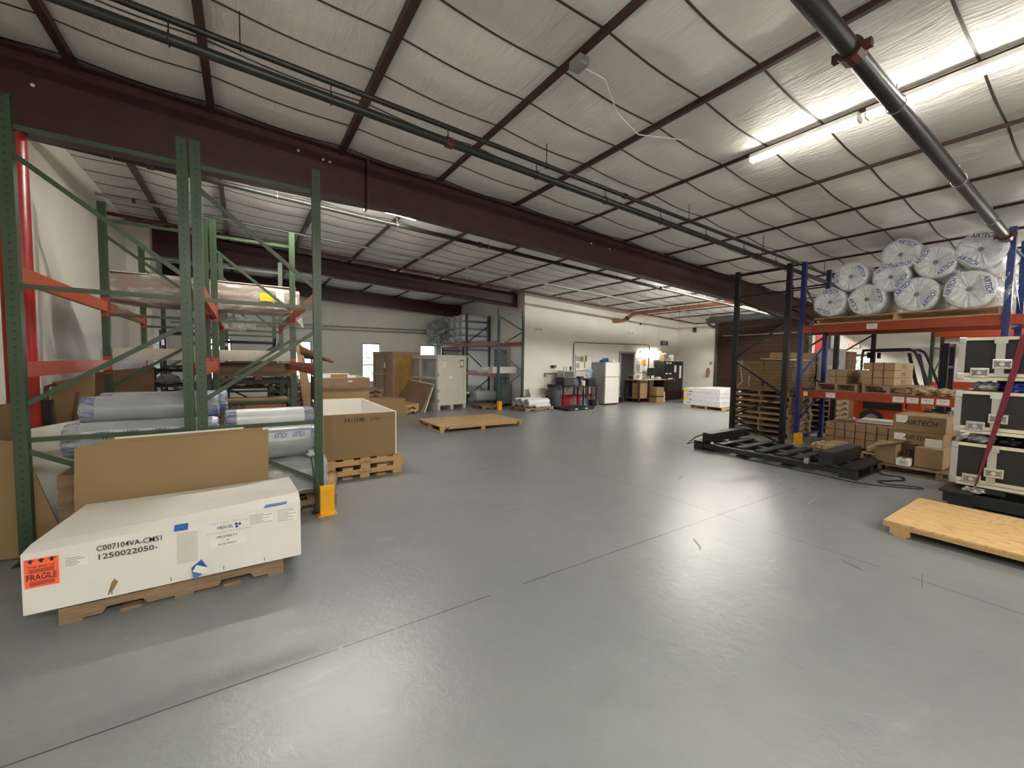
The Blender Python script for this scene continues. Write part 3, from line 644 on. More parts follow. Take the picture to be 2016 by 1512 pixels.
pw = paper(-.115, .345, .20, .085, 'label', 'property_sheet')
tx = MB(); add_text(tx, 'PROPERTY', q(-.115, FY-.003, .372), UX, UZ, w=.115, h=.016, offset=.01); add_text(tx, 'OF', q(-.115, FY-.003, .346), UX, UZ, h=.010, offset=.01); add_text(tx, 'BLUE ORIGIN', q(-.115, FY-.003, .322), UX, UZ, w=.10, h=.011, offset=.01)
tx.build('property_print', 'ink', pw)
tx = MB(); add_text(tx, 'HEXCEL', q(-.125, FY-.002, .437), UX, UZ, w=.088, h=.020, offset=.02)
for cx, cc in ((-.063, .447), (-.043, .443), (-.060, .428)): tx.cyl(q(cx, FY-.001, cc), q(cx, FY-.003, cc), .0095, 6)
tx.build('maker_logo', 'inkb', t)
tx = MB(); add_text(tx, 'STRUCTURAL ADHESIVES AND COMPOSITE MATERIALS', q(-.10, FY-.002, .405), UX, UZ, w=.26, h=.006); add_text(tx, 'o hexcel   o hexcel   o hexcel   o hexcel', q(-.10, FY-.002, .472), UX, UZ, w=.22, h=.008)
for x in (-.70, -.42, -.14, .10): tx.box(x+.37-.003, x+.37+.003, -.002, -.0005, .02, .045)
tx.build('fine_print', 'inkg', t)
for x, z, w, h, rows in ((.085, .455, .155, .085, 7), (.245, .45, .135, .105, 8), (-.845, .39, .10, .065, 5)):
    po = paper(x, z, w, h); tx = MB(); rg = random.Random(int(x*99))
    for r_ in range(rows):
        zz = z+h/2-(r_+1)*h/(rows+1); l = rg.uniform(.45, .9)*w; tx.box(x-w*.46+.37, x-w*.46+l+.37, -.0028, -.002, zz-.12-.0016, zz-.12+.0016)
    tx.build('label_print', 'inkg', po)
m = MB(); m.add([q(.10, 3.362, .5265), q(.245, 3.362, .5315), q(.25, 3.39, .540), q(.115, 3.39, .5365)], [(0, 1, 2, 3)]); m.add([q(.10, 3.362, .5245), q(.245, 3.362, .5295), q(.25, 3.39, .538), q(.115, 3.39, .5345)], [(3, 2, 1, 0)]); m.build('blue_tape_strip', 'tapeb', t)
m = MB(); m.add([face(-.70, .215), face(-.685, .235), face(-.67, .21), face(-.69, .17), face(-.72, .135), face(-.715, .16)], [(5, 4, 3, 2, 1, 0)]); m.build('tear', 'card', t)

# leaning cardboard sheets behind it
t = thing('cardboard_sheet', 'tall brown cardboard panel leaning behind the long white box', 'cardboard', (-.45, 4.36, 0))
MB().sheet([(-.66, 0, 0), (.62, 0, 0), (.635, .10, .925), (-.655, .10, .885)], -.006, nx=4, ny=2, bow=.0).build('front_panel', 'card', t)
MB().sheet([(-.54, .012, 0), (.585, .012, 0), (.59, .112, .945), (-.52, .112, .925)], -.006).build('middle_panel', 'card', t)
MB().sheet([(-.45, .03, 0), (.43, .03, 0), (.44, .13, .955), (-.43, .13, .94)], -.006).build('back_panel', 'card_w', t)
def sheet(label, q4, th, mat, name='cardboard_sheet', cat='cardboard', bow=0, group=None, edge=None):
    o = Vector(q4[0]); o.z = min(p[2] for p in q4)
    ob = MB().sheet([tuple(Vector(p)-o) for p in q4], th, nx=8 if bow else 1, ny=4 if bow else 1, bow=bow).build(name, mat, smooth=bool(bow)); ob.location = o
    return tag(ob, label, cat, group)
sheet('big brown sheet leaning at the extreme left in front of the white panel', [(-1.97, 4.78, .01), (-1.20, 4.66, .01), (-1.50, 4.86, .90), (-1.97, 5.1, .93)], .012, 'card', bow=.02)
sheet('white faced panel slanting behind the left green post', [(-1.62, 5.05, .01), (-1.06, 4.95, .01), (-1.10, 5.20, 1.04), (-1.66, 5.25, .93)], .012, 'card_w', bow=.015)
sheet('brown board standing against the wall behind the first green post', [(-1.96, 5.45, .01), (-1.72, 5.35, .01), (-1.74, 5.5, 1.16), (-1.96, 5.6, 1.13)], .01, 'card_d')
sheet('upright brown panel right of the red column', [(-1.72, 6.15, .01), (-1.36, 6.15, .01), (-1.38, 6.3, 1.38), (-1.70, 6.3, 1.31)], .01, 'card')
sheet('dark brown panel in the shade left of the grey rolls', [(-1.62, 7.25, .01), (-1.0, 7.25, .01), (-1.02, 7.35, 1.46), (-1.6, 7.35, 1.38)], .01, 'card_d')
t = thing('hand_truck', 'small rusty frame cart leaning beside the red column', 'cart', (-1.56, 5.9, 0))
mb = MB(); mb.tube([(-.12, 0, .6), (-.10, .1, 1.28), (-.04, .12, 1.30)], .018, 8); mb.tube([(.05, 0, .6), (.12, .1, 1.22)], .012, 8); mb.bar((-.12, .04, .8), (.06, .04, .8), .03, .02); mb.bar((-.13, -.02, 0), (-.12, 0, .62), .03, .03); mb.bar((.05, -.02, 0), (.05, 0, .62), .03, .03)
mb.build('cart_frame', 'pipe_red', t, smooth=False)
MB().box(-.12, -.04, -.02, .05, .55, 1.15).build('side_panel', 'rubber', t)

# ------------------------------------------------------------------ rolls
def film_roll(label, c, axis, L, r, mat='silver', band=None, words=None, group=None, ends='roll_blue', name='film_roll', endw=.10, tilt=0):
    """horizontal roll, c = centre; axis angle in the plan"""
    t = thing(name, label, 'roll', c, axis, group); n = 32
    m = MB(); prof = [(-L/2+endw, r), (-L/4, r*1.01), (0, r*.995), (L/4, r*1.01), (L/2-endw, r)]
    def ring(x, rad, k): return (x, rad*math.cos(2*PI*k/n), rad*math.sin(2*PI*k/n))
    vs = [ring(x, rd, k) for x, rd in prof for k in range(n)]; fs = [(i*n+k, i*n+(k+1) % n, (i+1)*n+(k+1) % n, (i+1)*n+k) for i in range(len(prof)-1) for k in range(n)]
    m.add(vs, fs); m.build('wrapped_body', mat, t, smooth=True)
    for s in (-1, 1):
        e = MB(); pr = [(L/2-endw, r), (L/2-endw*.5, r*1.0), (L/2-.01, r*.93), (L/2, r*.80), (L/2-.015, r*.45), (L/2-.05, r*.25)]; rg = random.Random(int(s*5+c[0]*100)); vs = []
        for i, (x, rd) in enumerate(pr):
            for k in range(n): vs.append(ring(s*x+rg.uniform(-.006, .006)*(i > 1), rd*(1+rg.uniform(-.03, .03)*(i > 0)), k))
        fs = [(i*n+k, i*n+(k+1) % n, (i+1)*n+(k+1) % n, (i+1)*n+k) for i in range(len(pr)-1) for k in range(n)]+[tuple(range((len(pr)-1)*n, len(pr)*n))]
        e.add(vs, fs); e.build('gathered_end', ends, t)
    if band:
        b = MB(); a0, a1 = band; K = 8; vs = []
        for x in (-L/2+.12, L/2-.12):
            for k in range(K+1):
                a = a0+(a1-a0)*k/K; vs.append((x, -(r*1.012)*math.cos(a), (r*1.012)*math.sin(a)))
        fs = [(k, k+1, K+2+k, K+1+k) for k in range(K)]; b.add(vs, fs); bo = b.build('printed_band', 'roll_band', t, smooth=True)
        tx = MB(); vs0, fs0, tw, th = text_mesh('AIRTECH', .3, .01); h = (a1-a0)*r*.72; cnt = words or 4; wl = (L-.3)/cnt
        for i in range(cnt):
            x0 = -L/2+.15+wl*(i+.5); vv = []
            for v in vs0:
                a = (a0+a1)/2+v[1]/th*h/r; vv.append((x0+v[0]/tw*wl*.72, -(r*1.022)*math.cos(a), (r*1.022)*math.sin(a)))
            tx.add(vv, fs0)
        tx.build('band_lettering', 'inkb', bo)
    return t
film_roll('plain grey wrapped roll on top of the left rack heap', (-.70, 5.03, 1.115), .02, .98, .122, ends='roll_blue')
film_roll('second plain grey roll just behind the topmost one', (-.64, 5.30, 1.13), .0, .98, .12)
film_roll('grey roll with a row of blue lettering behind the brown panel', (-.73, 4.85, .88), .02, 1.04, .148, band=(.05, .62), words=4)
film_roll('hidden roll under the lettered one in the left rack', (-.72, 5.25, .82), 0, 1.0, .15)
film_roll('short pale roll topmost in the second green rack', (.24, 5.08, .955), .03, .82, .105, 'rollw')
film_roll('roll with upside-down blue lettering in the second green rack', (.30, 4.92, .715), .02, .80, .165, band=(.30, .78), words=3)
film_roll('roll behind the upside-down lettered one', (.28, 5.28, .72), 0, .9, .145)
# shrink-wrapped bundle below
t = thing('wrapped_bundle', 'silvery shrink-wrapped bundle next to the yellow guarded post', 'bundle', (.34, 5.0, .14)); rg = random.Random(3)
mb = MB(); nx_, nz_ = 18, 14; vs = []; n = 28
for i in range(nx_+1):
    x = -.62+1.02*i/nx_; e = 1 if 0 < i < nx_ else .86
    for k in range(n):
        a = 2*PI*k/n; sx = abs(math.cos(a))**.55*(1 if math.cos(a) > 0 else -1); sz = abs(math.sin(a))**.55*(1 if math.sin(a) > 0 else -1)
        w = mnoise.noise(Vector((x*6, sx*3, sz*3)))*.028; vs.append((x, sx*(.30*e+w), .20+sz*(.195*e+w)))
fs = [(i*n+k, i*n+(k+1) % n, (i+1)*n+(k+1) % n, (i+1)*n+k) for i in range(nx_) for k in range(n)]+[tuple(range(n-1, -1, -1)), tuple(nx_*n+k for k in range(n))]
mb.add(vs, fs); mb.build('bundle_core', 'silver', t, smooth=True)
mb = MB(); mb.add([(v[0]*1.015, v[1]*1.03, (v[2]-.2)*1.05+.205+.006*math.sin(v[0]*40)) for v in vs], fs); mb.build('stretch_film', 'film2', t, smooth=False)
MB().tube([(.26, -.315, .02), (.25, -.33, .30), (.24, -.25, .43), (.22, .0, .44)], .006, 6).build('tie_cord', 'dgreen_b', t)
m = MB(); m.lathe([(.005, 0), (.035, .01), (.05, .03), (.02, .05), (.03, .07)], (.24, -.26, .42), 9); m.build('film_knot', 'rollw', t)
pallet('low pallet under the silvery bundle', (.3, 5.0, 0), 1.05, .62, .125, 'palo', 'palo', 6)
film_roll('thin cardboard tube roll lying by the yellow guard', (.86, 5.32, .075), 1.35, .75, .07, 'carton', ends='carton', name='cardboard_tube', endw=.02)
# supports for the rolls: pallets inside rack bay (seen through the frames)
for i, (x, z) in enumerate(((-.72, 0), (-.72, .125), (-.72, .25), (-.72, .375), (-.72, .5))):
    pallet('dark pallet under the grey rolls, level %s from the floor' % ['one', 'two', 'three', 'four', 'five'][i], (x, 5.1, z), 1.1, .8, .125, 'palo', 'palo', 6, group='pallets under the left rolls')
# long wrapped parcel on the upper beams
t = thing('wrapped_parcel', 'very long brown parcel in clear film on the upper orange beams', 'parcel', (-.35, 7.55, 2.27)); mb = MB(); vs = []; n = 24; nx_ = 30
for i in range(nx_+1):
    u = i/nx_; x = -1.12+2.22*u; lift = .0; rr_ = 1-.10*(abs(u-.5)*2)**6
    for k in range(n):
        a = 2*PI*k/n; sx = abs(math.cos(a))**.35*(1 if math.cos(a) > 0 else -1); sz = abs(math.sin(a))**.35*(1 if math.sin(a) > 0 else -1)
        w = mnoise.noise(Vector((x*3, sx*2, sz*2+7)))*.012; vs.append((x, sx*(.30*rr_+w), .215+.02*(.5-u)+sz*(.205*rr_+w)))
fs = [(i*n+k, i*n+(k+1) % n, (i+1)*n+(k+1) % n, (i+1)*n+k) for i in range(nx_) for k in range(n)]+[tuple(range(n-1, -1, -1)), tuple(nx_*n+k for k in range(n))]
mb.add(vs, fs); mb.build('parcel_core', 'parcel', t, smooth=True); MB().box(-1.08, 1.06, -.27, .27, .415, .428).build('top_sheet', 'cratew', t)
mb = MB(); mb.add([(v[0]*1.01, v[1]*1.03, (v[2]-.2)*1.04+.2) for v in vs], fs); mb.build('stretch_film', 'film2', t)
m = MB(); plaque(m, (.66, -.318, .24), UX, UZ, .17, .12); m.build('yellow_sticker', 'yellow_lbl', t)
m = MB(); plaque(m, (.84, -.318, .26), UX, UZ, .11, .15); plaque(m, (1.02, -.318, .20), UX, UZ, .10, .13); m.build('address_label', 'label', t)
m = MB(); m.sheet([(.98, -.30, .03), (1.13, -.30, .02), (1.16, -.31, -.20), (1.02, -.29, -.05)], .004); m.build('loose_film', 'film2', t); m = MB(); m.sheet([(-1.12, -.2, .02), (-.85, -.3, .0), (-.80, -.3, -.10), (-1.05, -.2, -.13)], .004); m.build('loose_film', 'film2', t)
# crumpled clear bag under it, plank, dark stock
def crumple(name, label, cat, c, s, mat, seed=1, sub=3, amp=.35, group=None, film_=False, freq=2.2):
    import bmesh
    bm = bmesh.new(); bmesh.ops.create_icosphere(bm, subdivisions=sub, radius=1)
    for v in bm.verts:
        p = v.co*freq+Vector((seed*7.3, 0, 0)); k = 1+amp*mnoise.noise(p)+amp*.4*mnoise.noise(p*3)
        v.co = Vector((v.co.x*s[0]*k, v.co.y*s[1]*k, v.co.z*s[2]*k)); 
        if v.co.z < -s[2]*.8: v.co.z = -s[2]*.8
    me = bpy.data.meshes.new(name); bm.to_mesh(me); bm.free(); me.materials.append(MT[mat]); ob = bpy.data.objects.new(name, me); COL.objects.link(ob); ob.location = (c[0], c[1], c[2]+s[2]*.8)
    return tag(ob, label, cat, group) if label else ob
crumple('plastic_bag', 'crumpled clear plastic bag hanging under the long parcel', 'bag', (-.05, 7.75, 2.02), (.19, .2, .13), 'rollw', 2, 4, .5)
t = thing('long_plank_box', 'long flat white carton lying across the lower orange beams', 'box', (-.42, 7.35, 1.545))
MB().box(-1.08, 1.08, -.2, .2, 0, .155).build('carton_body', 'cratew', t, bevel=.004)
m = MB()
for k in range(11): m.box(-.95+k*.18, -.945+k*.18, -.202, -.2, .04, .07)
m.build('staples', 'inkg', t)
t = thing('dark_shelf_load', 'dark brown wide pallet load on the lower beams of the second green rack', 'pallet load', (.2, 8.1, 1.24))
MB().box(-.55, .55, -.4, .4, .10, .27).build('load_top', 'card_d', t); MB().box(-.55, .55, -.4, .4, .06, .10).build('load_deck', 'palo', t)
for x in (-.5, 0, .5): MB().box(x-.05, x+.05, -.4, .4, 0, .06).build('support_block', 'palo', t)
for bx in (1.07,):
    t2 = thing('storage_table', 'dark steel work table under the brown load', 'table', (.15, 8.3, 0)); MB().box(-.6, .55, -.45, .45, 1.17, 1.24).build('table_top', 'black_b', t2)
    for x in (-.57, .52):
        for y in (-.42, .42): MB().box(x-.02, x+.02, y-.02, y+.02, 0, 1.17).build('leg', 'black_b', t2)
    MB().box(-.55, .5, -.4, .4, .78, .80).build('lower_shelf', 'black_b', t2)
t = thing('long_carton', 'long brown carton with black lettering in the second green rack', 'box', (.08, 7.28, .80)); MB().box(-.44, .46, -.16, .16, 0, .16).build('carton_body', 'carton', t, bevel=.004); MB().box(-.46, .48, -.18, .18, .13, .19).build('carton_lid', 'card', t, bevel=.004)
m = MB(); add_text(m, 'AIRTECH', (-.2, -.161, .07), UX, UZ, w=.26, h=.06, shear=.25, offset=.02); m.build('carton_lettering', 'ink', t)
t = thing('shelf_crate', 'dark timber crate carrying the lettered carton', 'crate', (.1, 7.3, 0)); MB().box(-.5, .5, -.22, .22, .04, .80).build('crate_body', 'card_d', t)
for x in (-.47, .47): MB().box(x-.03, x+.03, -.235, .235, 0, .80).build('corner_post', 'palo', t)
# wire trolley in the third bay
def trolley(label, loc, w, d, h, shelves, mat='black_b', group=None):
    t = thing('shelf_trolley', label, 'trolley', loc, 0, group)
    for x in (-w/2, w/2):
        for y in (-d/2, d/2): MB().cyl((x, y, .08), (x, y, h), .016, 8).build('trolley_post', mat, t)
    for z in shelves:
        m = MB(); m.box(-w/2, w/2, -d/2-.01, -d/2+.01, z-.02, z+.02); m.box(-w/2, w/2, d/2-.01, d/2+.01, z-.02, z+.02)
        for k in range(7): x = -w/2+w*k/6; m.box(x-.006, x+.006, -d/2, d/2, z-.005, z+.005)
        m.build('wire_shelf', mat, t)
    for x in (-w/2, w/2):
        for y in (-d/2, d/2): MB().cyl((x-.015, y, .05), (x+.015, y, .05), .05, 12).build('caster', 'rubber', t)
    return t
trolley('black wire trolley in the shade behind the first green rack', (-.80, 8.4, 0), .8, .6, 1.42, (.3, .75, 1.15, 1.38))
trolley('black wire trolley deep behind the second green rack', (.1, 9.9, 0), .9, .6, 2.0, (.4, 1.0, 1.5, 1.9))
trolley('tall dark trolley near the left wall at the rear', (-.9, 10.4, 0), .8, .6, 2.1, (.4, .9, 1.4, 2.05))
for i, (x, y, z, s) in enumerate(((-.1, 9.9, 1.01, .2), (.3, 9.9, 1.01, .18), (-.95, 10.4, .91, .22), (-.7, 8.4, .76, .17), (-1.0, 8.4, 1.16, .15))):
    crumple('wrapped_package', ['silvery package on the middle shelf of the deep trolley', 'round silvery package beside it on the deep trolley', 'silvery package on the rear wall trolley', 'low silvery package on the near trolley', 'small silvery package on the upper shelf of the near trolley'][i], 'package', (x, y, z), (s, s*.8, s*.6), 'silver', i+3, 3, .3)

# ------------------------------------------------------------------ open carton on two pallets (middle left)
pallet('upper fresh pine pallet under the open white-lined carton', (1.36, 6.15, .13), 1.02, 1.0, .13, 'pal', 'paly', 5, bw=.13, text='CI-MCD', notch=False)
pallet('lower fresh pine pallet under the open white-lined carton', (1.35, 6.15, 0), 1.02, 1.0, .13, 'pal', 'paly', 5, bw=.13, text='GLSB-CI', notch=False)
def open_box(name, label, o, fl_, fr_, bl_, br_, z0, zf, zb, th=.018, out='card', inn='card_w'):
    """open-topped carton from its four plan corners; brown outside, white inside"""
    t = thing(name, label, 'box', (o[0], o[1], z0)); O = Vector((o[0], o[1], z0))
    def side(nm, a, b, za, zb_, flip):
        a = Vector((a[0], a[1], z0)); b = Vector((b[0], b[1], z0)); n = (b-a).cross(Vector((0, 0, 1))).normalized()*(th)
        p = [a, b, b+Vector((0, 0, zb_-z0)), a+Vector((0, 0, za-z0))]
        m = MB(); m.add([v-O for v in p]+[v-n-O for v in p], [(0, 1, 2, 3)], 0); m.add([v-O for v in p]+[v-n-O for v in p], [(7, 6, 5, 4), (3, 2, 6, 7), (0, 4, 5, 1), (1, 5, 6, 2), (0, 3, 7, 4)], 1)
        return m.build(nm, [out, inn], t)
    s = [side('front_panel', fl_, fr_, zf, zf, 1), side('side_panel', fr_, br_, zf, zb, 1), side('rear_panel', br_, bl_, zb, zb, 1), side('side_panel', bl_, fl_, zb, zf, 1)]
    m = MB(); m.add([Vector((p[0], p[1], z0+.005))-O for p in (fl_, fr_, br_, bl_)], [(0, 1, 2, 3)]); m.build('carton_floor', inn, t)
    return t, O, s
t, O, s = open_box('open_carton', 'big open brown carton lined white, hand marked FA11548, on two pine pallets', (1.3, 5.7), (.83, 5.70), (1.80, 5.70), (.88, 7.0), (1.62, 6.95), .26, .865, .955)
m = MB(); add_text(m, 'FA11548-', Vector((1.24, 5.698, .775))-O, UX, UZ, w=.27, h=.066, offset=.006); add_text(m, 'Julian', Vector((1.50, 5.698, .782))-O, UX, UZ, w=.15, h=.05, shear=.3); m.build('marker_writing', 'ink', s[0])
t, O, s = open_box('open_carton', 'second tall open carton behind the one marked FA11548', (1.4, 7.35), (1.02, 7.35), (1.84, 7.35), (1.05, 8.5), (1.88, 8.5), .14, 1.275, 1.275)
m = MB(); m.box(1.02-O.x, 1.845-O.x, -.02, -.004, 1.10-O.z, 1.27-O.z); fo2 = m.build('folded_flap', 'card_d', t)
m = MB(); add_text(m, 'EMBRC', Vector((1.33, 7.329, 1.17))-O, UX, UZ, w=.32, h=.06); add_text(m, '2414', Vector((1.58, 7.348, 1.05))-O, UX, UZ, w=.16, h=.045); m.build('marker_writing', 'inkg', t)
m = MB(); plaque(m, Vector((1.52, 7.33, 1.215))-O, UX, UZ, .07, .022); m.build('paper_label', 'label', t)
pallet('pallet under the second open carton', (1.42, 7.9, 0), 1.0, 1.0, .13, 'palo', 'palo', 5)
t = thing('flat_carton', 'white topped flat carton sticking out of the second open carton', 'box', (1.35, 8.15, 1.02)); MB().box(-.24, .30, -.12, .12, -.85, .30).build('carton_body', 'card_w', t); MB().box(-.02, .26, -.14, -.122, -.8, .295).build('brown_panel', 'card', t)
t = thing('low_carton', 'low brown carton next to the two stacked pallets', 'box', (3.25, 11.65, 0)); MB().box(-.55, .55, -.40, .42, 0, .50).build('carton_body', 'card', t, bevel=.004); MB().box(-.56, .56, -.42, .44, .42, .46).build('carton_lid', 'carton', t)
m = MB(); m.sheet([(-.95, -1.2, .0), (.50, -.55, .0), (.50, -.50, .50), (-.95, -1.05, .62)], .01); m.build('folded_side', 'card', t)
pallet('upper of two pine pallets beside the low brown carton', (3.95, 12.1, .14), .8, .8, .14, 'pal', 'paly', 5, rz=.1)
pallet('lower of two pine pallets beside the low brown carton', (3.95, 12.1, 0), .8, .8, .14, 'pal', 'paly', 5, rz=.1)
# tall leaning board and its flap
sheet('tall narrow board leaning up in front of the rear window', [(1.04, 8.95, .01), (1.27, 8.95, .01), (.98, 9.15, 1.86), (.86, 9.15, 1.95)], .012, 'carton')
t = thing('folded_panel', 'curled brown cardboard flap standing out from the tall board', 'cardboard', (1.1, 9.1, 1.5))
MB().sheet([(-.18, -.10, .36), (-.10, .08, .10), (.40, .10, .05), (.47, -.05, .04)], .010, nx=8, ny=3, bow=.05).build('curled_flap', 'card_d', t, smooth=True); MB().sheet([(-.12, .0, .1), (-.08, .0, .1), (.02, .02, -1.5), (-.04, .02, -1.5)], .02).build('panel_spine', 'card_d', t)
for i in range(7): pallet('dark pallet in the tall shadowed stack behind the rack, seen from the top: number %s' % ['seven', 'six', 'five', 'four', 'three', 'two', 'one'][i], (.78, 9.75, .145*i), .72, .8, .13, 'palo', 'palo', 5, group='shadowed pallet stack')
crumple('film_heap', 'heap of clear film on top of the shadowed pallet stack', 'film', (.75, 9.75, 1.02), (.3, .3, .12), 'silver', 9, 4, .5)
# plywood-top pallets
def plypallet(label, x0, x1, y0, y1, H, mat, blocks, along='x'):
    t = thing('plywood_pallet', label, 'pallet', ((x0+x1)/2, (y0+y1)/2, 0)); a, b = (x1-x0)/2, (y1-y0)/2
    MB().box(-a, a, -b, b, H-.018, H).build('plywood_top', mat, t, bevel=.002)
    if along == 'x':
        for y in (-b+.02, 0, b-.02):
            MB().box(-a, a, y-.02, y+.02, H-.075, H-.018).build('stringer', 'pal', t)
            for x in blocks: MB().box(x*a-.05, x*a+.05, y-.022, y+.022, .012, H-.075).build('block', 'pal', t)
        for x in blocks: MB().box(x*a-.05, x*a+.05, -b, b, 0, .012).build('bottom_board', 'paly', t)
    else:
        for x in (-a+.02, 0, a-.02):
            MB().box(x-.02, x+.02, -b, b, H-.055, H-.018).build('stringer', 'pal', t)
            for y in blocks: MB().box(x-.022, x+.022, y*b-.07, y*b+.07, .012, H-.055).build('block', 'pal', t)
        for y in blocks: MB().box(-a, a, y*b-.05, y*b+.05, 0, .012).build('bottom_board', 'paly', t)
    return t
t = plypallet('long low plywood pallet alone on the floor in the middle', 3.58, 5.76, 8.28, 9.62, .14, 'plyc', (-.95, 0, .95))
m = MB()
for x in (-.98, .93):
    m = MB(); m.bar((x, -.691, .03), (x+.1, -.691, .12), .015, .003, up=(0, 1, 0)); m.bar((x+.1, -.691, .03), (x, -.691, .12), .015, .003, up=(0, 1, 0))
    m.build('crossed_tape', 'ink', t)
t = plypallet('bright plywood covered pallet in the right foreground', 5.12, 6.34, -1.2, 1.24, .125, 'ply', (-.9, -.05, .9), 'y')
m = MB()
for p in ((-.35, .35), (.15, .62), (.0, -.2), (-.4, -.6)):
    m.bar((p[0], p[1], .1255), (p[0]+.09, p[1]-.07, .1255), .006, .0015); m.bar((p[0]+.09, p[1]-.07, .1255), (p[0]+.08, p[1]-.10, .1255), .006, .0015)
m.build('plug_marks', 'ochre', t)

# ------------------------------------------------------------------ crates in the middle distance
rz = math.radians(15)
t = thing('white_crate', 'tall off-white shipping crate with a smooth front door', 'crate', (5.12, 12.05, 0), rz)
W, D, Hc = 1.20, 1.85, 1.76; z0 = .14
MB().box(.03, W-.03, .03, D-.03, z0, Hc-.04).build('crate_body', 'crateg', t)
MB().box(.10, W-.12, -.012, .03, z0+.08, Hc-.12).build('front_door', 'cratew', t)
m = MB()
for x0, x1, za, zb in ((0, .10, z0, Hc-.04), (W-.12, W, z0, Hc-.04), (.10, W-.12, z0, z0+.08), (.10, W-.12, Hc-.12, Hc-.04)): m.box(x0, x1, -.02, .03, za, zb)
m.build('front_frame', 'cratew', t)
m = MB()
for y0_, y1_, za, zb in ((0, .07, z0, Hc-.04), (D/2-.04, D/2+.04, z0, Hc-.04), (D-.07, D, z0, Hc-.04), (.07, D-.07, z0, z0+.08), (.07, D-.07, Hc-.13, Hc-.04), (.07, D-.07, .98, 1.05)): m.box(-.02, .03, y0_, y1_, za, zb)
m.build('side_battens', 'cratew', t)
MB().box(-.03, W+.03, -.03, D+.02, Hc-.04, Hc).build('crate_lid', 'cratew', t)
for x in (.06, W/2, W-.06): MB().box(x-.05, x+.05, 0, D, 0, z0).build('skid', 'cratew', t)
m = MB(); 
for x, z in ((.16, 1.52), (.16, 1.38)): plaque(m, (x, -.014, z), UX, UZ, .05, .06)
plaque(m, (.27, -.014, 1.45), UX, UZ, .10, .20); plaque(m, (.55, -.014, 1.04), UX, UZ, .14, .09); m.build('paper_label', 'label', t)
m = MB(); plaque(m, (W-.21, -.014, 1.49), UX, UZ, .17, .26); lo = m.build('document_pouch', 'carton', t); m = MB(); plaque(m, (W-.21, -.016, 1.49), UX, UZ, .10, .14); m.build('pouch_paper', 'label', lo)
m = MB(); plaque(m, (-.022, .65, 1.42), (0, -1, 0), UZ, .10, .24); plaque(m, (-.022, 1.35, 1.42), (0, -1, 0), UZ, .12, .22); m.build('stencil_mark', 'inkg', t)
for z in (.3, .62, 1.12): MB().box(-.012, .05, -.04, .02, z-.05, z+.05).build('hinge', 'galv', t)
MB().cyl((W+.03, -.02, .50), (W+.10, -.02, .50), .035, 10).build('latch_knob', 'rollw', t)
t = thing('brown_crate', 'tall brown plywood crate with battens left of the white crate', 'crate', (4.03, 13.15, .40), rz)
W, D, Hc = 1.0, 1.2, 1.45
MB().box(.02, W-.02, .02, D-.02, .06, Hc-.03).build('crate_body', 'carton', t)
MB().box(.06, W-.05, -.003, .02, .08, Hc-.08).build('amber_front', 'ochre', t)
m = MB()
for x0, x1, za, zb in ((0, .07, .0, Hc-.03), (W-.07, W, .0, Hc-.03), (.07, W-.07, .0, .07), (.07, W-.07, Hc-.1, Hc-.03), (.07, W-.07, .66, .73)): m.box(x0, x1, -.015, .02, za, zb)
m.build('front_frame', 'palg', t); m = MB()
for y0_, y1_ in ((0, .06), (D/2-.04, D/2+.04), (D-.06, D)): m.box(-.015, .02, y0_, y1_, .0, Hc-.03)
m.box(-.014, .02, .06, D-.06, .0, .07); m.box(-.014, .02, .06, D-.06, Hc-.1, Hc-.03); m.box(-.014, .02, .06, D-.06, .66, .72); m.build('side_battens', 'palg', t)
MB().box(-.02, W+.02, -.02, D+.02, Hc-.03, Hc).build('crate_lid', 'palg', t)
m = MB(); plaque(m, (-.018, .45, 1.0), (0, -1, 0), UZ, .10, .20); m.build('paper_label', 'label', t)
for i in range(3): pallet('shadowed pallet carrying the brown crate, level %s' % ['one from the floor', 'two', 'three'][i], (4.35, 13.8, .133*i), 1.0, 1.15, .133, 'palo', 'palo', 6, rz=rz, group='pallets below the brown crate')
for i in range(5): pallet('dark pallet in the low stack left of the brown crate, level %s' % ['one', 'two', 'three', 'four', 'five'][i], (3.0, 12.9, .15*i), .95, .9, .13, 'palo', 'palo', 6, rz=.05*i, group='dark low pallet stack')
for i in range(3):
    sheet('brown board leaning on the white crate, %s' % ['front of three', 'middle of three', 'rear of three'][i], [(4.30+.13*i, 11.66+.03*i, .005), (3.92+.13*i, 13.05, .005), (4.62+.05*i, 13.35, .90+.02*i), (4.97+.035*i, 12.1+.03*i, .80+.015*i)], .03, ['card_d', 'carton', 'card_w'][i] if i else 'card_d', 'leaning_board', 'board', group='boards leaning on the white crate')

# ------------------------------------------------------------------ roll bundle on the far rack, items around it
t0 = None
k = 0
for row, (z, cnt) in enumerate(((2.41, 5), (2.68, 5), (2.95, 5), (3.2, 5))):
    for i in range(cnt):
        y = 14.1+i*.5
        film_roll('white wrapped roll on the far rack, %s layer, place %s from the aisle end' % (['bottom', 'second', 'third', 'top'][row], ['one', 'two', 'three', 'four', 'five'][i]), (7.45, y, z), PI/2*0, 1.15, .125, 'rollw', group='white rolls on the far rack', ends='silver', endw=.04, name='wrapped_roll')
crumple('film_heap', 'ragged clear film hanging off the rolls on the far rack', 'film', (6.75, 15.8, 2.25), (.32, .62, .5), 'silver', 12, 5, .65, freq=3.5)
MB_ = MB().box(6.9, 8.0, 13.9, 16.4, 2.25, 2.28); tag(MB_.build('shelf_deck', 'carton'), 'amber shelf deck under the white rolls on the far rack', 'shelf')
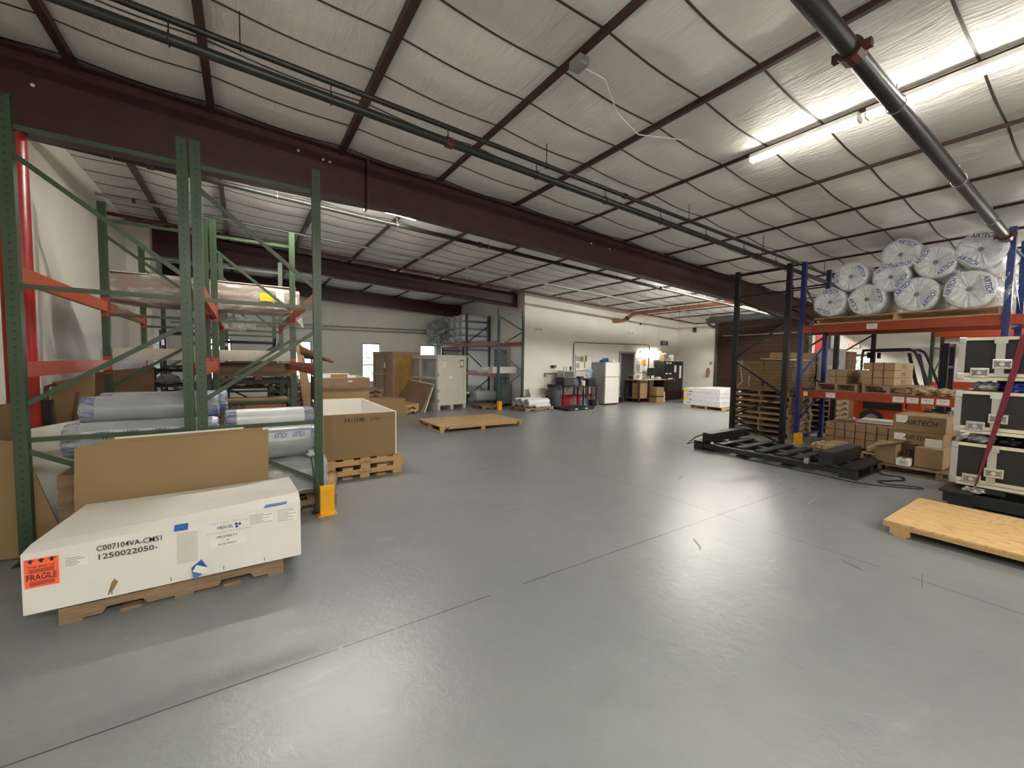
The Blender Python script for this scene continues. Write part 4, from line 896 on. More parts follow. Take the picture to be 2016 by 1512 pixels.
t = thing('narrow_carton', 'narrow white carton lying across the lower beam of the far rack', 'box', (7.35, 11.85, 1.18)); MB().box(-.42, .55, -.15, .15, 0, .22).build('carton_body', 'cratew', t, bevel=.004)
t = thing('narrow_carton', 'second white carton end behind the far rack guard post', 'box', (7.2, 12.6, 1.18)); MB().box(-.25, .25, -.2, .2, 0, .2).build('carton_body', 'card_w', t, bevel=.004)
film_roll('pale bundle on the floor under the far rack, front one', (7.45, 13.2, .3), 0, 1.0, .2, 'rollw', ends='silver')
film_roll('pale bundle on the floor under the far rack, rear one', (7.45, 14.4, .35), 0, 1.0, .25, 'rollw', ends='silver')
# grey side door
d = struct(MB().box(8.0, 8.045, 12.45, 13.35, 0, 2.0).build('door_2', 'doorgrey')); tag(d, 'dark door in the side wall behind the far rack', 'door')
m = MB().box(7.98, 8.05, 12.38, 12.45, 0, 2.07); m.box(7.98, 8.05, 13.35, 13.42, 0, 2.07); m.box(7.98, 8.05, 12.45, 13.35, 2.0, 2.07); m.build('door_frame', 'grey_enamel', d)
t = thing('tool_cart', 'small dark cart near the side wall corner behind the rack', 'cart', (7.65, 12.1, 0)); MB().box(-.2, .2, -.2, .2, .12, .8).build('cart_body', 'darkgrey', t); MB().tube([(-.18, 0, .8), (-.18, 0, .98), (.18, 0, .98), (.18, 0, .8)], .012, 8).build('push_handle', 'black_b', t)
for x in (-.15, .15):
    for y in (-.15, .15): MB().cyl((x-.012, y, .05), (x+.012, y, .05), .05, 12).build('caster', 'rubber', t)
pallet('small dark pallet on the floor by the far rack guard', (6.85, 12.0, 0), .7, .8, .12, 'palo', 'palo', 5)
# rolls on a pallet by the wall corner
pallet('pallet carrying three white rolls near the wall corner', (7.98, 10.90, 0), 1.25, .8, .11, 'palg', 'palg', 6, rz=.12)
for i, (y, z) in enumerate(((-.24, .25), (.06, .25), (.32, .25))):
    film_roll('white plastic roll on the pallet near the wall corner, %s' % ['nearest the camera', 'middle one', 'rear one'][i], (7.98-y*.12, 10.90+y, z), .12, 1.0, .135, 'rollw', group='rolls on the corner pallet', ends='silver', name='wrapped_roll', endw=.05)
sheet('white film covered flat pack beside the three rolls', [(7.85, 10.50, .115), (8.50, 10.55, .115), (8.55, 10.75, .20), (7.9, 10.70, .2)], .05, 'rollw', 'flat_pack', 'package')
sheet('beige board leaning on the office wall left of the trash can', [(8.22, 11.10, .0), (8.86, 11.10, .0), (8.82, 11.40, .64), (8.18, 11.40, .68)], .02, 'cratew', 'leaning_board', 'board')
t = thing('floor_scale', 'flat black floor scale platform with two white labels', 'scale', (9.35, 10.40, 0), .05); MB().box(-.62, .62, -.42, .42, .03, .075).build('platform', 'dark', t, bevel=.006)
MB().box(-.60, .60, -.40, .40, 0, .03).build('scale_base', 'rubber', t); m = MB(); plaque(m, (-.25, -.421, .05), UX, UZ, .12, .03); plaque(m, (.22, -.421, .05), UX, UZ, .14, .035); m.build('warning_label', 'label', t)

# ------------------------------------------------------------------ office wall things
d = struct(MB().box(12.83, 13.60, 11.455, 11.49, 0, 1.98).build('door_1', 'doorgrey')); tag(d, 'dark grey steel door between fridge and packing desk', 'door')
m = MB().box(12.76, 12.83, 11.43, 11.5, 0, 2.05); m.box(13.60, 13.67, 11.43, 11.5, 0, 2.05); m.box(12.83, 13.60, 11.43, 11.5, 1.98, 2.05); m.build('door_frame', 'grey_enamel', d)
m = MB().tube([(13.52, 11.455, .95), (13.52, 11.40, .95), (13.40, 11.40, .95)], .012, 8); m.build('door_handle', 'chrome', d)
t = thing('refrigerator', 'white two-door refrigerator with grey side', 'refrigerator', (11.58, 11.08, 0))
MB().box(-.37, .37, -.30, .34, .03, 1.6).build('cabinet', 'grey_enamel', t, bevel=.01)
MB().box(-.37, .37, -.365, -.305, 1.06, 1.6).build('freezer_door', 'white_enamel', t, bevel=.012); MB().box(-.37, .37, -.365, -.305, .06, 1.045).build('fridge_door', 'white_enamel', t, bevel=.012)
MB().tube([(.33, -.37, 1.12), (.33, -.40, 1.16), (.33, -.40, 1.36), (.33, -.37, 1.4)], .012, 8).build('door_pull', 'white_enamel', t); MB().tube([(.33, -.37, .62), (.33, -.40, .66), (.33, -.40, .96), (.33, -.37, 1.0)], .012, 8).build('door_pull', 'white_enamel', t)
MB().box(-.35, .35, -.28, .32, 0, .03).build('kick_plate', 'dark', t)
for i, (x, mt, nm) in enumerate(((-.10, 'tapeb', 'blue water pack on the fridge, left one'), (.06, 'inkb', 'blue water pack on the fridge, right one'))):
    t = thing('bottle_pack', nm, 'water pack', (11.50+x, 11.0, 1.6))
    for a in (-.05, .0, .05):
        MB().lathe([(.022, 0), (.026, .02), (.026, .12), (.012, .15), (.012, .17)], (a, 0, 0), 8).build('bottle', mt, t)
crumple('plastic_bag', 'white grey plastic bag on top of the fridge', 'bag', (11.82, 11.0, 1.6), (.13, .12, .07), 'rollw', 5, 3, .5); crumple('plastic_bag', 'small blue bag at the left end of the fridge top', 'bag', (11.30, 11.0, 1.6), (.09, .1, .05), 'inkb', 6, 3, .5)
t = thing('hand_truck', 'dark red two-wheel hand truck beside the fridge', 'hand truck', (12.42, 11.15, 0))
MB().tube([(-.16, .02, .12), (-.17, .12, .95), (-.12, .16, 1.12), (.12, .16, 1.12), (.17, .12, .95), (.16, .02, .12)], .014, 8).build('tube_frame', 'black_b', t)
for z in (.35, .6, .85): MB().bar((-.17, .04+z*.08, z), (.17, .04+z*.08, z), .025, .01).build('cross_bar', 'strapred', t)
MB().box(-.18, .18, -.18, .04, .02, .03).build('toe_plate', 'strapred', t)
for x in (-.21, .21): MB().cyl((x-.03, .06, .11), (x+.03, .06, .11), .11, 18).build('wheel', 'rubber', t)
def table(name, label, x0, x1, y0, y1, h, mat, legm, th=.03):
    t = thing(name, label, 'table', ((x0+x1)/2, (y0+y1)/2, 0)); a, b = (x1-x0)/2, (y1-y0)/2
    MB().box(-a, a, -b, b, h-th, h).build('table_top', mat, t, bevel=.004)
    for x in (-a+.05, a-.05):
        for y in (-b+.05, b-.05): MB().box(x-.02, x+.02, y-.02, y+.02, 0, h-th).build('leg', legm, t)
    return t
t = table('folding_table', 'small black table holding the two microwaves', 9.2, 10.25, 10.75, 11.35, .74, 'dark', 'black_b')
for s_ in (-1, 1): MB().bar((s_*.45, -.25, .45), (s_*.2, -.25, .71), .015).build('leg_brace', 'black_b', t)
t = table('folding_table', 'dark small table under the water dispenser', 10.33, 10.95, 10.80, 11.35, .74, 'dark', 'black_b')
t = thing('microwave', 'black microwave, lower of the two on the folding table', 'microwave', (9.62, 11.05, .74)); MB().box(-.33, .33, -.22, .22, .01, .29).build('oven_body', 'dark', t, bevel=.008); MB().box(-.31, .14, -.232, -.221, .03, .27).build('oven_door', 'ink', t); MB().box(.16, .31, -.230, -.221, .03, .27).build('control_panel', 'darkgrey', t); MB().bar((.12, -.245, .06), (.12, -.245, .24), .014).build('door_handle', 'chrome', t)
t = thing('microwave', 'grey steel microwave stacked on the black one', 'microwave', (9.64, 11.08, 1.03)); MB().box(-.29, .29, -.19, .2, .005, .25).build('oven_body', 'galv', t, bevel=.008); MB().box(-.26, .12, -.202, -.191, .03, .22).build('oven_door', 'darkgrey', t); MB().box(.15, .27, -.2, -.191, .03, .22).build('control_panel', 'grey_enamel', t)
for i, (x, c) in enumerate(((9.5, 'label'), (9.62, 'label'), (9.78, 'darkgrey'))):
    t = thing('paper_cup_stack', ['white cup stack on the upper microwave, left', 'white cup stack on the upper microwave, centre', 'dark canister on the upper microwave'][i], 'cups', (x, 11.05, 1.28)); MB().lathe([(.03, 0), (.042, .10), (.044, .13), (.036, .14)], n=12).build('stack_body', c, t); MB().lathe([(.040, .135), (.044, .14), (.043, .155), (.02, .156)], n=12).build('top_rim', c, t)
t = thing('coffee_maker', 'black single-cup coffee maker beside the microwaves', 'coffee maker', (10.12, 10.98, .74)); MB().box(-.10, .10, -.02, .14, 0, .34).build('machine_body', 'dark', t, bevel=.01); MB().box(-.10, .10, -.16, -.02, .24, .34).build('brew_head', 'dark', t, bevel=.01); MB().box(-.09, .09, -.15, -.02, 0, .03).build('drip_tray', 'darkgrey', t)
for i, x in enumerate((9.98, 10.25, 10.33)):
    t = thing('bottle', ['small white bottle left of the coffee maker', 'small white bottle right of the coffee maker', 'small white bottle by the water dispenser'][i], 'bottle', (x, 10.9, .74)); MB().lathe([(.03, 0), (.032, .14), (.015, .18), (.014, .21)], n=12).build('bottle_body', 'label', t); MB().lathe([(.016, .21), (.016, .235), (.005, .24)], n=10).build('cap', 'dark', t)
t = thing('water_dispenser', 'black bottle-top water dispenser with a blue jug', 'water dispenser', (10.70, 11.05, .74)); MB().box(-.18, .18, -.17, .17, 0, .26).build('dispenser_body', 'dark', t, bevel=.015)
def jug(mb, c=(0, 0, 0), flip=False, r=.135, h=.36):
    pr = [(.0, 0), (r*.9, 0), (r, .02), (r*.96, .09), (r, .11), (r*.96, .17), (r, .19), (r, .25), (r*.7, .31), (.03, .34), (.028, h)]
    if flip: pr = [(a, h-z) for a, z in reversed(pr)]
    mb.lathe(pr, c, 18); return mb
jug(MB(), (0, 0, .24), True).build('water_jug', 'jug', t, smooth=True)
for i, (x, y, mt) in enumerate(((10.35, 10.95, 'jug'), (10.75, 11.15, 'jugp'), (10.98, 11.0, 'jugp'), (10.05, 11.15, 'jugp'))):
    t = thing('empty_water_jug', ['bluish empty water jug on the floor below the table', 'pinkish empty jug below the dispenser, rear', 'pinkish empty jug below the dispenser, front', 'pinkish empty jug beside the trash can'][i], 'water jug', (x, y, 0)); jug(MB()).build('jug_body', mt, t, smooth=True); MB().lathe([(.03, .355), (.03, .375), (.01, .38)], n=12).build('cap', 'inkb', t)
t = thing('black_bin', 'small black tub on the floor in front of the water jugs', 'tub', (10.62, 10.75, 0)); MB().lathe([(.11, 0), (.16, .2), (.165, .22), (.15, .22), (.105, .02)], n=18).build('tub_body', 'dark', t); MB().lathe([(.165, .215), (.175, .22), (.17, .235), (.15, .235)], n=18).build('rim', 'dark', t)
t = thing('trash_can', 'tall grey plastic trash can beside the microwave table', 'trash can', (8.98, 10.95, 0)); MB().lathe([(.20, 0), (.21, .02), (.25, .72), (.25, .74), (.235, .74), (.19, .03)], n=26).build('can_body', 'darkgrey', t, smooth=True); MB().lathe([(.25, .72), (.275, .73), (.275, .78), (.25, .80)], n=26).build('can_rim', 'dark', t); MB().lathe([(.245, .74), (.25, .815), (.16, .80), (.1, .76)], n=14).build('bin_liner', 'ink', t)
for s_ in (-1, 1): MB().box(-.05, .05, s_*.27-.015, s_*.27+.015, .66, .70).build('side_handle', 'dark', t)
def board(name, label, cat, x0, x1, z0, z1, mat, papers, seed):
    t = thing(name, label, cat, ((x0+x1)/2, 11.475, (z0+z1)/2)); a, b = (x1-x0)/2, (z1-z0)/2; MB().box(-a, a, -.008, .008, -b, b).build('board_panel', mat, t)
    m = MB(); m.box(-a-.012, a+.012, -.014, .008, b, b+.012); m.box(-a-.012, a+.012, -.014, .008, -b-.012, -b); m.box(-a-.012, -a, -.014, .008, -b, b); m.box(a, a+.012, -.014, .008, -b, b); m.build('board_frame', 'galv', t)
    rg = random.Random(seed)
    for i, (u, v, w, h, mt) in enumerate(papers):
        m = MB(); plaque(m, (-a+2*a*u, -.009, -b+2*b*v), UX, UZ, w, h, t=.002); po = m.build('notice_sheet', mt, t)
        m = MB(); n = max(2, int(h/.03))
        for k in range(n): m.box(-a+2*a*u-w*.38, -a+2*a*u+w*rg.uniform(0, .38), -.0125, -.0118, -b+2*b*v+h*.36-k*h*.72/(n-1)-.002, -b+2*b*v+h*.36-k*h*.72/(n-1)+.002)
        m.build('print_lines', 'inkg', po)
    return t
board('notice_board', 'notice board with posters left of the fridge', 'notice board', 10.40, 11.22, 1.28, 1.84, 'label', [(.12, .78, .15, .18, 'grey_enamel'), (.36, .76, .2, .2, 'card'), (.62, .8, .12, .22, 'green_leaf'), (.13, .32, .18, .2, 'crateg'), (.38, .4, .14, .22, 'label'), (.55, .42, .06, .3, 'carton')], 1)
board('notice_board', 'white map board right of the grey door', 'notice board', 13.72, 14.55, 1.2, 1.78, 'label', [(.2, .7, .2, .15, 'cratew'), (.22, .3, .25, .3, 'grey_enamel'), (.55, .72, .14, .2, 'yellow_lbl'), (.72, .70, .14, .26, 'orangel'), (.7, .3, .2, .3, 'label')], 2)
board('notice_board', 'dark framed poster above the monitor', 'poster', 14.95, 15.30, 1.42, 1.72, 'green_leaf', [(.5, .5, .28, .24, 'darkgrey')], 3)
# packing desk
t = thing('packing_desk', 'long dark-legged packing desk under the wall lamp', 'desk', (14.0, 11.05, 0)); MB().box(-.92, 1.0, -.36, .40, .89, .925).build('desk_top', 'palg', t, bevel=.004)
for x in (-.88, -.28, .96):
    for y in (-.32, .36): MB().box(x-.03, x+.03, y-.03, y+.03, 0, .89).build('leg', 'dark_table', t)
MB().box(-.86, .93, -.3, .34, .16, .18).build('lower_shelf', 'card_d', t)
for i, (x, w, h, z) in enumerate(((13.42, .42, .60, .18), (14.05, .46, .62, 0.02))):
    t = thing('storage_box', ['brown carton on the lower shelf of the desk', 'tall brown carton in front of the desk with dark tape'][i], 'box', (x, 10.95 if i == 0 else 10.62, z if i == 0 else 0)); MB().box(-w/2, w/2, -.2, .2, 0, h).build('carton_body', 'card', t, bevel=.004); MB().box(-w/2-.001, w/2+.001, -.202, .202, .22, .28).build('packing_tape', 'ink' if i else 'carton', t)
t = thing('waste_paper_box', 'small white box on the floor between desk and cabinet', 'box', (14.55, 10.75, 0)); MB().box(-.11, .11, -.1, .1, 0, .40).build('carton_body', 'label', t, bevel=.004); MB().box(-.09, .09, -.08, .08, .40, .45).build('papers', 'cratew', t)
t = thing('monitor', 'black computer monitor on the packing desk', 'monitor', (14.42, 11.2, .925)); MB().box(-.22, .22, -.015, .02, .14, .46).build('screen_housing', 'dark', t, bevel=.006); MB().box(-.20, .20, -.018, -.015, .16, .44).build('screen', 'ink', t); MB().box(-.03, .03, 0, .03, .01, .16).build('stand_neck', 'dark', t); MB().box(-.11, .11, -.08, .08, 0, .012).build('stand_base', 'dark', t)
DK = [('keyboard', 'black keyboard in front of the monitor', 14.40, 10.95, .2, .06, .012, 'dark'), ('paper_tray', 'white paper stack at the left of the desk', 13.35, 11.0, .13, .11, .04, 'label'), ('label_printer', 'small white label printer on the desk', 13.62, 11.15, .09, .10, .17, 'white_enamel'), ('speaker_box', 'small black box at the left end of the desk', 13.25, 11.25, .05, .06, .16, 'dark'), ('tape_box', 'pink and white box of tape beside the monitor', 14.70, 11.05, .10, .08, .09, 'cratew'), ('paper_tray', 'loose white sheets on the desk centre', 13.95, 10.9, .14, .1, .012, 'label')]
for nm, lab, x, y, a, b, h, mt in DK:
    t = thing(nm, lab, nm.replace('_', ' '), (x, y, .925)); MB().box(-a, a, -b, b, 0, h*.8).build('base', mt, t, bevel=.002); MB().box(-a*.8, a*.8, -b*.8, b*.8, h*.8, h).build('top_part', 'grey_enamel' if mt == 'dark' else mt, t)
t = thing('desk_lamp', 'thin dark desk stand at the left of the desk', 'lamp', (13.80, 11.1, .925)); MB().cyl((0, 0, 0), (0, 0, .02), .06, 16).build('lamp_base', 'dark', t); MB().tube([(0, 0, .02), (0, 0, .3), (-.1, 0, .38)], .008, 8).build('arm', 'dark', t)
t = thing('storage_cabinet', 'tall black two-door cabinet with white papers taped on', 'cabinet', (15.68, 11.2, 0)); MB().box(-.66, .66, -.2, .26, .03, 1.68).build('cabinet_body', 'dark', t, bevel=.006); MB().box(-.62, .62, -.18, .24, 0, .03).build('plinth', 'rubber', t)
for s_ in (-1, 1):
    dd = MB().box(.004 if s_ > 0 else -.655, .655 if s_ > 0 else -.004, -.215, -.201, .06, 1.66).build('cabinet_door', 'dark', t); MB().tube([(s_*.05, -.216, .82), (s_*.05, -.235, .84), (s_*.05, -.235, .94), (s_*.05, -.216, .96)], .008, 8).build('door_handle', 'chrome', dd)
m = MB(); plaque(m, (.10, -.217, 1.36), UX, UZ, .15, .30, t=.002); plaque(m, (.46, -.217, 1.22), UX, UZ, .15, .55, t=.002); m.build('taped_paper', 'label', t)
for i, (x, z) in enumerate(((-.50, 1.60), (-.28, 1.60), (-.52, 1.15), (-.28, 1.15), (-.32, .93), (-.18, .93))):
    t2 = MB().box(-.055, .055, -.02, .02, -.03, .03).build('magnetic_clip', 'label', t, at=(x, -.235, z))
for i, (x, w, h, mt) in enumerate(((15.22, .10, .34, 'cratew'), (15.42, .16, .16, 'label'), (15.75, .11, .28, 'label'), (16.0, .12, .2, 'cratew'), (15.1, .05, .3, 'card_d'))):
    t = thing('file_box', ['tall beige file on the black cabinet, left', 'white box on the black cabinet', 'white tall file on the black cabinet', 'short white file at the right of the cabinet top', 'thin brown file at the left edge of the cabinet top'][i], 'file box', (x, 11.15, 1.68)); MB().box(-w/2, w/2, -.12, .12, 0, h).build('box_body', mt, t, bevel=.003); MB().box(-w/3, w/3, -.123, -.12, h*.3, h*.6).build('spine_label', 'grey_enamel', t)
t = thing('emergency_light', 'small two-lamp emergency light above the grey door', 'emergency light', (13.22, 11.46, 2.2)); MB().box(-.12, .12, -.035, .03, -.045, .045).build('unit_body', 'white_enamel', t, bevel=.004)
for s_ in (-1, 1): MB().lathe([(.03, 0), (.045, .03), (.04, .05)], (s_*.13, -.06, -.02), 12).build('lamp_head', 'white_enamel', t)
t = thing('wall_sign', 'navy blue sign with white wording high on the office wall', 'sign', (15.64, 11.485, 2.48)); MB().box(-.25, .25, -.012, .012, -.095, .095).build('sign_panel', 'navy', t)
m = MB(); m.box(-.13, .13, -.0145, -.0125, .03, .05); 
for k in range(6): m.box(-.19+k*.064, -.145+k*.064, -.0145, -.0125, -.045, -.012)
m.build('sign_lettering', 'label', t)
for i, (x, z) in enumerate(((8.55, 2.73), (13.29, 2.83))):
    t = thing('security_camera', ['white wall camera near the wall corner', 'small wall camera above the conduit'][i], 'camera', (x, 11.47, z)); MB().cyl((0, .03, 0), (0, 0, 0), .045, 14).build('mount', 'white_enamel', t); MB().cyl((-.02, -.02, 0), (.10, -.08, -.02), .032, 12).build('camera_body', 'white_enamel', t); MB().cyl((.10, -.08, -.02), (.12, -.09, -.023), .028, 12).build('lens', 'ink', t)
t = thing('wall_plug', 'dark round wall plug under the brown pipe', 'wall plug', (14.0, 11.48, 3.22)); MB().cyl((0, .01, 0), (0, -.02, 0), .04, 12).build('plug', 'dark', t)
t = thing('wall_heater', 'dark chrome timer box on the office wall above the trash can', 'wall box', (9.33, 11.46, 1.42)); MB().box(-.10, .10, -.06, .03, -.035, .045).build('box_body', 'dark', t, bevel=.006); MB().cyl((.02, -.065, 0), (.02, -.06, 0), .025, 12).build('dial', 'chrome', t)
for s_ in (-.05, .05): MB().tube([(s_, -.02, -.03), (s_*1.2, -.02, -.3), (s_*.8, -.02, -.55)], .004, 6).build('cord', 'galv', t)
t = thing('outlet_box', 'grey outlet box with short conduit beside the microwaves', 'outlet', (8.99, 11.46, 1.14)); MB().box(-.05, .05, -.05, .03, -.06, .06).build('box_body', 'galv', t, bevel=.006); MB().cyl((.05, -.01, .03), (.62, -.01, .03), .012, 8).build('conduit_stub', 'pipe_black', t)
for s_ in (-.03, .04): MB().tube([(s_, -.05, -.05), (s_*1.5, -.05, -.4), (s_*3, -.05, -.75)], .005, 6).build('cord', 'galv', t)

# ------------------------------------------------------------------ right wall things
sh = MB(); z = .02
while z < 3.32: sh.add([(16.62, 6.25, z), (16.66, 6.25, z+.04), (16.62, 6.25, z+.08), (16.62, 9.62, z), (16.66, 9.62, z+.04), (16.62, 9.62, z+.08)], [(0, 3, 4, 1), (1, 4, 5, 2)]); z += .08
sh.box(16.67, 16.69, 6.25, 9.62, 0, 3.33)
d = struct(tag(sh.build('door_3', 'shutter'), 'brown roll-up shutter door beside the packing area', 'roll-up door'))
m = MB().box(16.54, 16.6, 9.60, 9.68, 0, 3.36); m.box(16.54, 16.6, 6.19, 6.27, 0, 3.36); m.build('guide_rail', 'doorgrey', d)
m = MB(); m.prism([(16.59, 3.30), (16.30, 3.30), (16.22, 3.36), (16.22, 3.50), (16.32, 3.60), (16.59, 3.60)], 'y', 6.1, 9.8); m.build('shutter_hood', 'darkgrey', d)
MB().cyl((16.50, 6.6, 2.75), (16.50, 9.3, 2.75), .022, 10).build('lift_bar', 'galv', d)
fr = MB(); fr.box(16.62, 16.68, 4.45, 4.51, .02, 1.97); fr.box(16.62, 16.68, 5.29, 5.35, .02, 1.97); fr.box(16.62, 16.68, 4.51, 5.29, 1.90, 1.97); fr.box(16.62, 16.68, 4.51, 5.29, .02, .14)
d = struct(tag(fr.build('door_4', 'doorgrey'), 'glass exit door in the right wall below the red EXIT sign', 'glass door')); MB().box(16.64, 16.65, 4.5, 5.3, .13, 1.91).build('pane', 'glass', d); MB().tube([(16.6, 5.22, .85), (16.56, 5.22, .9), (16.56, 5.22, 1.1), (16.6, 5.22, 1.15)], .012, 8).build('door_handle', 'chrome', d)
t = thing('exit_sign', 'lit red EXIT sign above the glass door', 'exit sign', (16.56, 5.02, 2.27)); MB().box(-.02, .03, -.17, .17, -.10, .10).build('sign_housing', 'white_enamel', t, bevel=.004)
m = MB(); plaque(m, (-.022, 0, 0), (0, -1, 0), UZ, .30, .17); m.build('sign_face', 'label', t); m = MB(); add_text(m, 'EXIT', (-.024, 0, 0), (0, -1, 0), UZ, w=.25, h=.11, offset=.01); m.build('lit_lettering', 'exitred', t); MB().cyl((0, 0, .1), (0, 0, .45), .006, 6).build('feed_conduit', 'galv', t)
t = thing('fire_extinguisher', 'fire extinguisher hanging on the right wall', 'fire extinguisher', (16.52, 9.93, 1.05)); MB().lathe([(.0, 0), (.055, .0), (.06, .02), (.06, .24), (.04, .29), (.018, .31), (.018, .33)], n=16).build('cylinder', 'pipe_orange', t, smooth=True); MB().box(-.02, .02, -.05, .02, .33, .37).build('valve_handle', 'dark', t); MB().tube([(0, -.03, .34), (0, -.09, .28), (0, -.08, .12)], .009, 8).build('hose', 'dark', t)
t = thing('light_switch', 'small light switch above the fire extinguisher', 'switch', (16.59, 9.85, 1.62)); MB().box(-.01, .01, -.05, .05, -.07, .07).build('plate', 'grey_enamel', t); MB().box(-.018, -.01, -.012, .012, -.02, .02).build('toggle', 'dark', t)
t = thing('speaker_box', 'small black speaker high on the right wall', 'speaker', (16.52, 10.62, 3.06)); MB().box(-.05, .06, -.06, .06, -.10, .10).build('speaker_housing', 'dark', t, bevel=.006); MB().cyl((-.052, 0, -.02), (-.05, 0, -.02), .04, 16).build('speaker_cone', 'darkgrey', t)
# wrapped pallet and printed cases by the shutter
pallet('pale pallet under the clear wrapped cartons by the shutter', (14.1, 8.05, 0), 1.5, 1.2, .13, 'pal', 'paly', 7)
for i in range(4):
    t = thing('wrapped_carton', 'white clear-wrapped carton on the pale pallet, %s' % ['lower left', 'lower right', 'upper left', 'upper right'][i], 'box', (13.72+.76*(i % 2), 8.05, .13+.31*(i//2)), 0, 'clear wrapped cartons'); MB().box(-.375, .375, -.5, .5, 0, .305).build('carton_body', 'rollw', t, bevel=.01); MB().box(-.38, .38, -.505, .505, .13, .17).build('film_band', 'film2', t)
mk = {'label': 'label'}
for i in range(2):
    t = thing('product_carton', ['lower white product carton with yellow and purple print', 'upper white product carton with yellow and purple print'][i], 'box', (14.9, 9.55, .32*i), 0, 'printed product cartons'); MB().box(-.29, .29, -.2, .2, 0, .315).build('carton_body', 'label', t, bevel=.004)
    m = MB(); m.box(-.2925, -.29, .02, .18, .17, .27); m.build('yellow_print', 'yellow_lbl', t); m = MB(); m.box(-.2925, -.29, -.17, -.02, .16, .22); m.box(-.2925, -.29, -.12, .05, .06, .10); m.build('purple_print', 'roll_blue', t)

# ------------------------------------------------------------------ pallet stacks in the black rack
ORD = ['one', 'two', 'three', 'four', 'five', 'six', 'seven', 'eight', 'nine', 'ten', 'eleven', 'twelve', 'thirteen', 'fourteen', 'fifteen', 'sixteen', 'seventeen', 'eighteen', 'nineteen', 'twenty', 'twenty-one']
for i in range(8):
    pallet('wooden pallet in the stack behind the black posts, level %s from the floor' % ORD[i], (10.22+R.uniform(-.02, .02), 4.55+R.uniform(-.02, .02), .13*i), 1.1, 1.2, .13, 'palg', 'pal' if i in (3, 6) else 'palg', 7, rz=R.uniform(-.02, .02), group='pallet stack in the black rack')
for i in range(8):
    pallet('wooden pallet in the rear stack behind the blue frame, level %s from floor' % ORD[i], (11.98+R.uniform(-.02, .02), 4.40+R.uniform(-.02, .02), .13*i), 1.1, 1.15, .13, 'palg', 'palg', 6, rz=R.uniform(-.02, .02), group='rear pallet stack')
for s_ in range(2):
    for i in range(7):
        w = .33 if s_ == 0 else .31; y = 4.88 if s_ == 0 else 4.22
        t = thing('flat_carton_bundle', 'bundle of flattened brown cartons, %s stack, layer %s from below' % (['left tied', 'right ragged'][s_], ORD[i]), 'flattened cartons', (10.2+R.uniform(-.03, .03), y+R.uniform(-.015, .015)*(1+s_), 1.045+.092*i), R.uniform(-.03, .03)*(1+s_), 'flattened carton bundles')
        for k in range(4): MB().box(-.5+R.uniform(-.01, .01), .5, -w+R.uniform(-.012, .012), w+R.uniform(-.012, .012), .023*k, .023*k+.019).build('flat_carton', 'card' if (i+k) % 3 else 'card_d', t)
m = MB().tube([(9.66, 4.98, 1.70), (9.655, 5.0, 1.5), (9.65, 4.97, 1.35), (9.655, 4.95, 1.2), (9.62, 5.05, 1.08)], .006, 6); m.tube([(9.66, 4.80, 1.35), (9.65, 4.81, 1.2), (9.65, 4.79, 1.1)], .006, 6); tag(m.build('tie_strap', 'label'), 'pale loose strap hanging down the left carton bundles', 'strap')
sheet('pale board lying across the top of the carton bundles', [(9.7, 3.95, 1.70), (10.7, 3.95, 1.70), (10.7, 4.55, 1.72), (9.7, 4.60, 1.72)], .02, 'cratew', 'loose_board', 'board')
t = thing('storage_box', 'flat brown carton on top of the pale board', 'box', (10.2, 4.28, 1.745)); MB().box(-.3, .3, -.22, .22, 0, .12).build('carton_body', 'card', t, bevel=.003); MB().box(-.3, .3, -.03, .03, .12, .122).build('packing_tape', 'carton', t)
for i, (x, y, z, a, b, h, mt, lab) in enumerate(((11.9, 4.55, 1.045, .30, .3, .85, 'card', 'tall brown carton on the rear pallet stack'), (12.0, 4.05, 1.045, .35, .17, .95, 'crateg', 'tall grey carton with a round logo behind the blue frame'), (12.1, 4.32, 2.0, .3, .16, .0, 'card', ''), (12.85, 4.15, 0, .28, .25, 1.95, 'card_d', 'tall dark brown carton stack behind the grey carton'))):
    if h == 0: continue
    t = thing('storage_box', lab, 'box', (x, y, z)); MB().box(-a, a, -b, b, 0, h).build('carton_body', mt, t, bevel=.004); MB().box(-a-.001, a+.001, -.03, .03, 0.01, h+.001).build('packing_tape', 'carton', t)
    if i == 1: m = MB(); m.cyl((-.1, -b-.002, .62), (-.1, -b, .62), .09, 20); m.build('round_logo', 'inkg', t)
sheet('pale board slanting down behind the lower orange beam', [(11.15, 3.88, 1.58), (11.2, 3.60, 1.15), (11.75, 3.60, 1.18), (11.7, 3.88, 1.60)], .02, 'cratew', 'loose_board', 'board')
t = thing('bulk_sack', 'pale grey bulging sack beyond the black rack', 'sack', (14.6, 4.75, 0)); m = MB(); m.lathe([(.25, 0), (.42, .08), (.48, .35), (.44, .62), (.30, .8), (.12, .86)], n=24); m.build('sack_body', 'silver', t, smooth=True); MB().tube([(-.2, 0, .80), (-.1, 0, .95), (.1, 0, .95), (.2, 0, .80)], .015, 8).build('lift_strap', 'rollw', t)

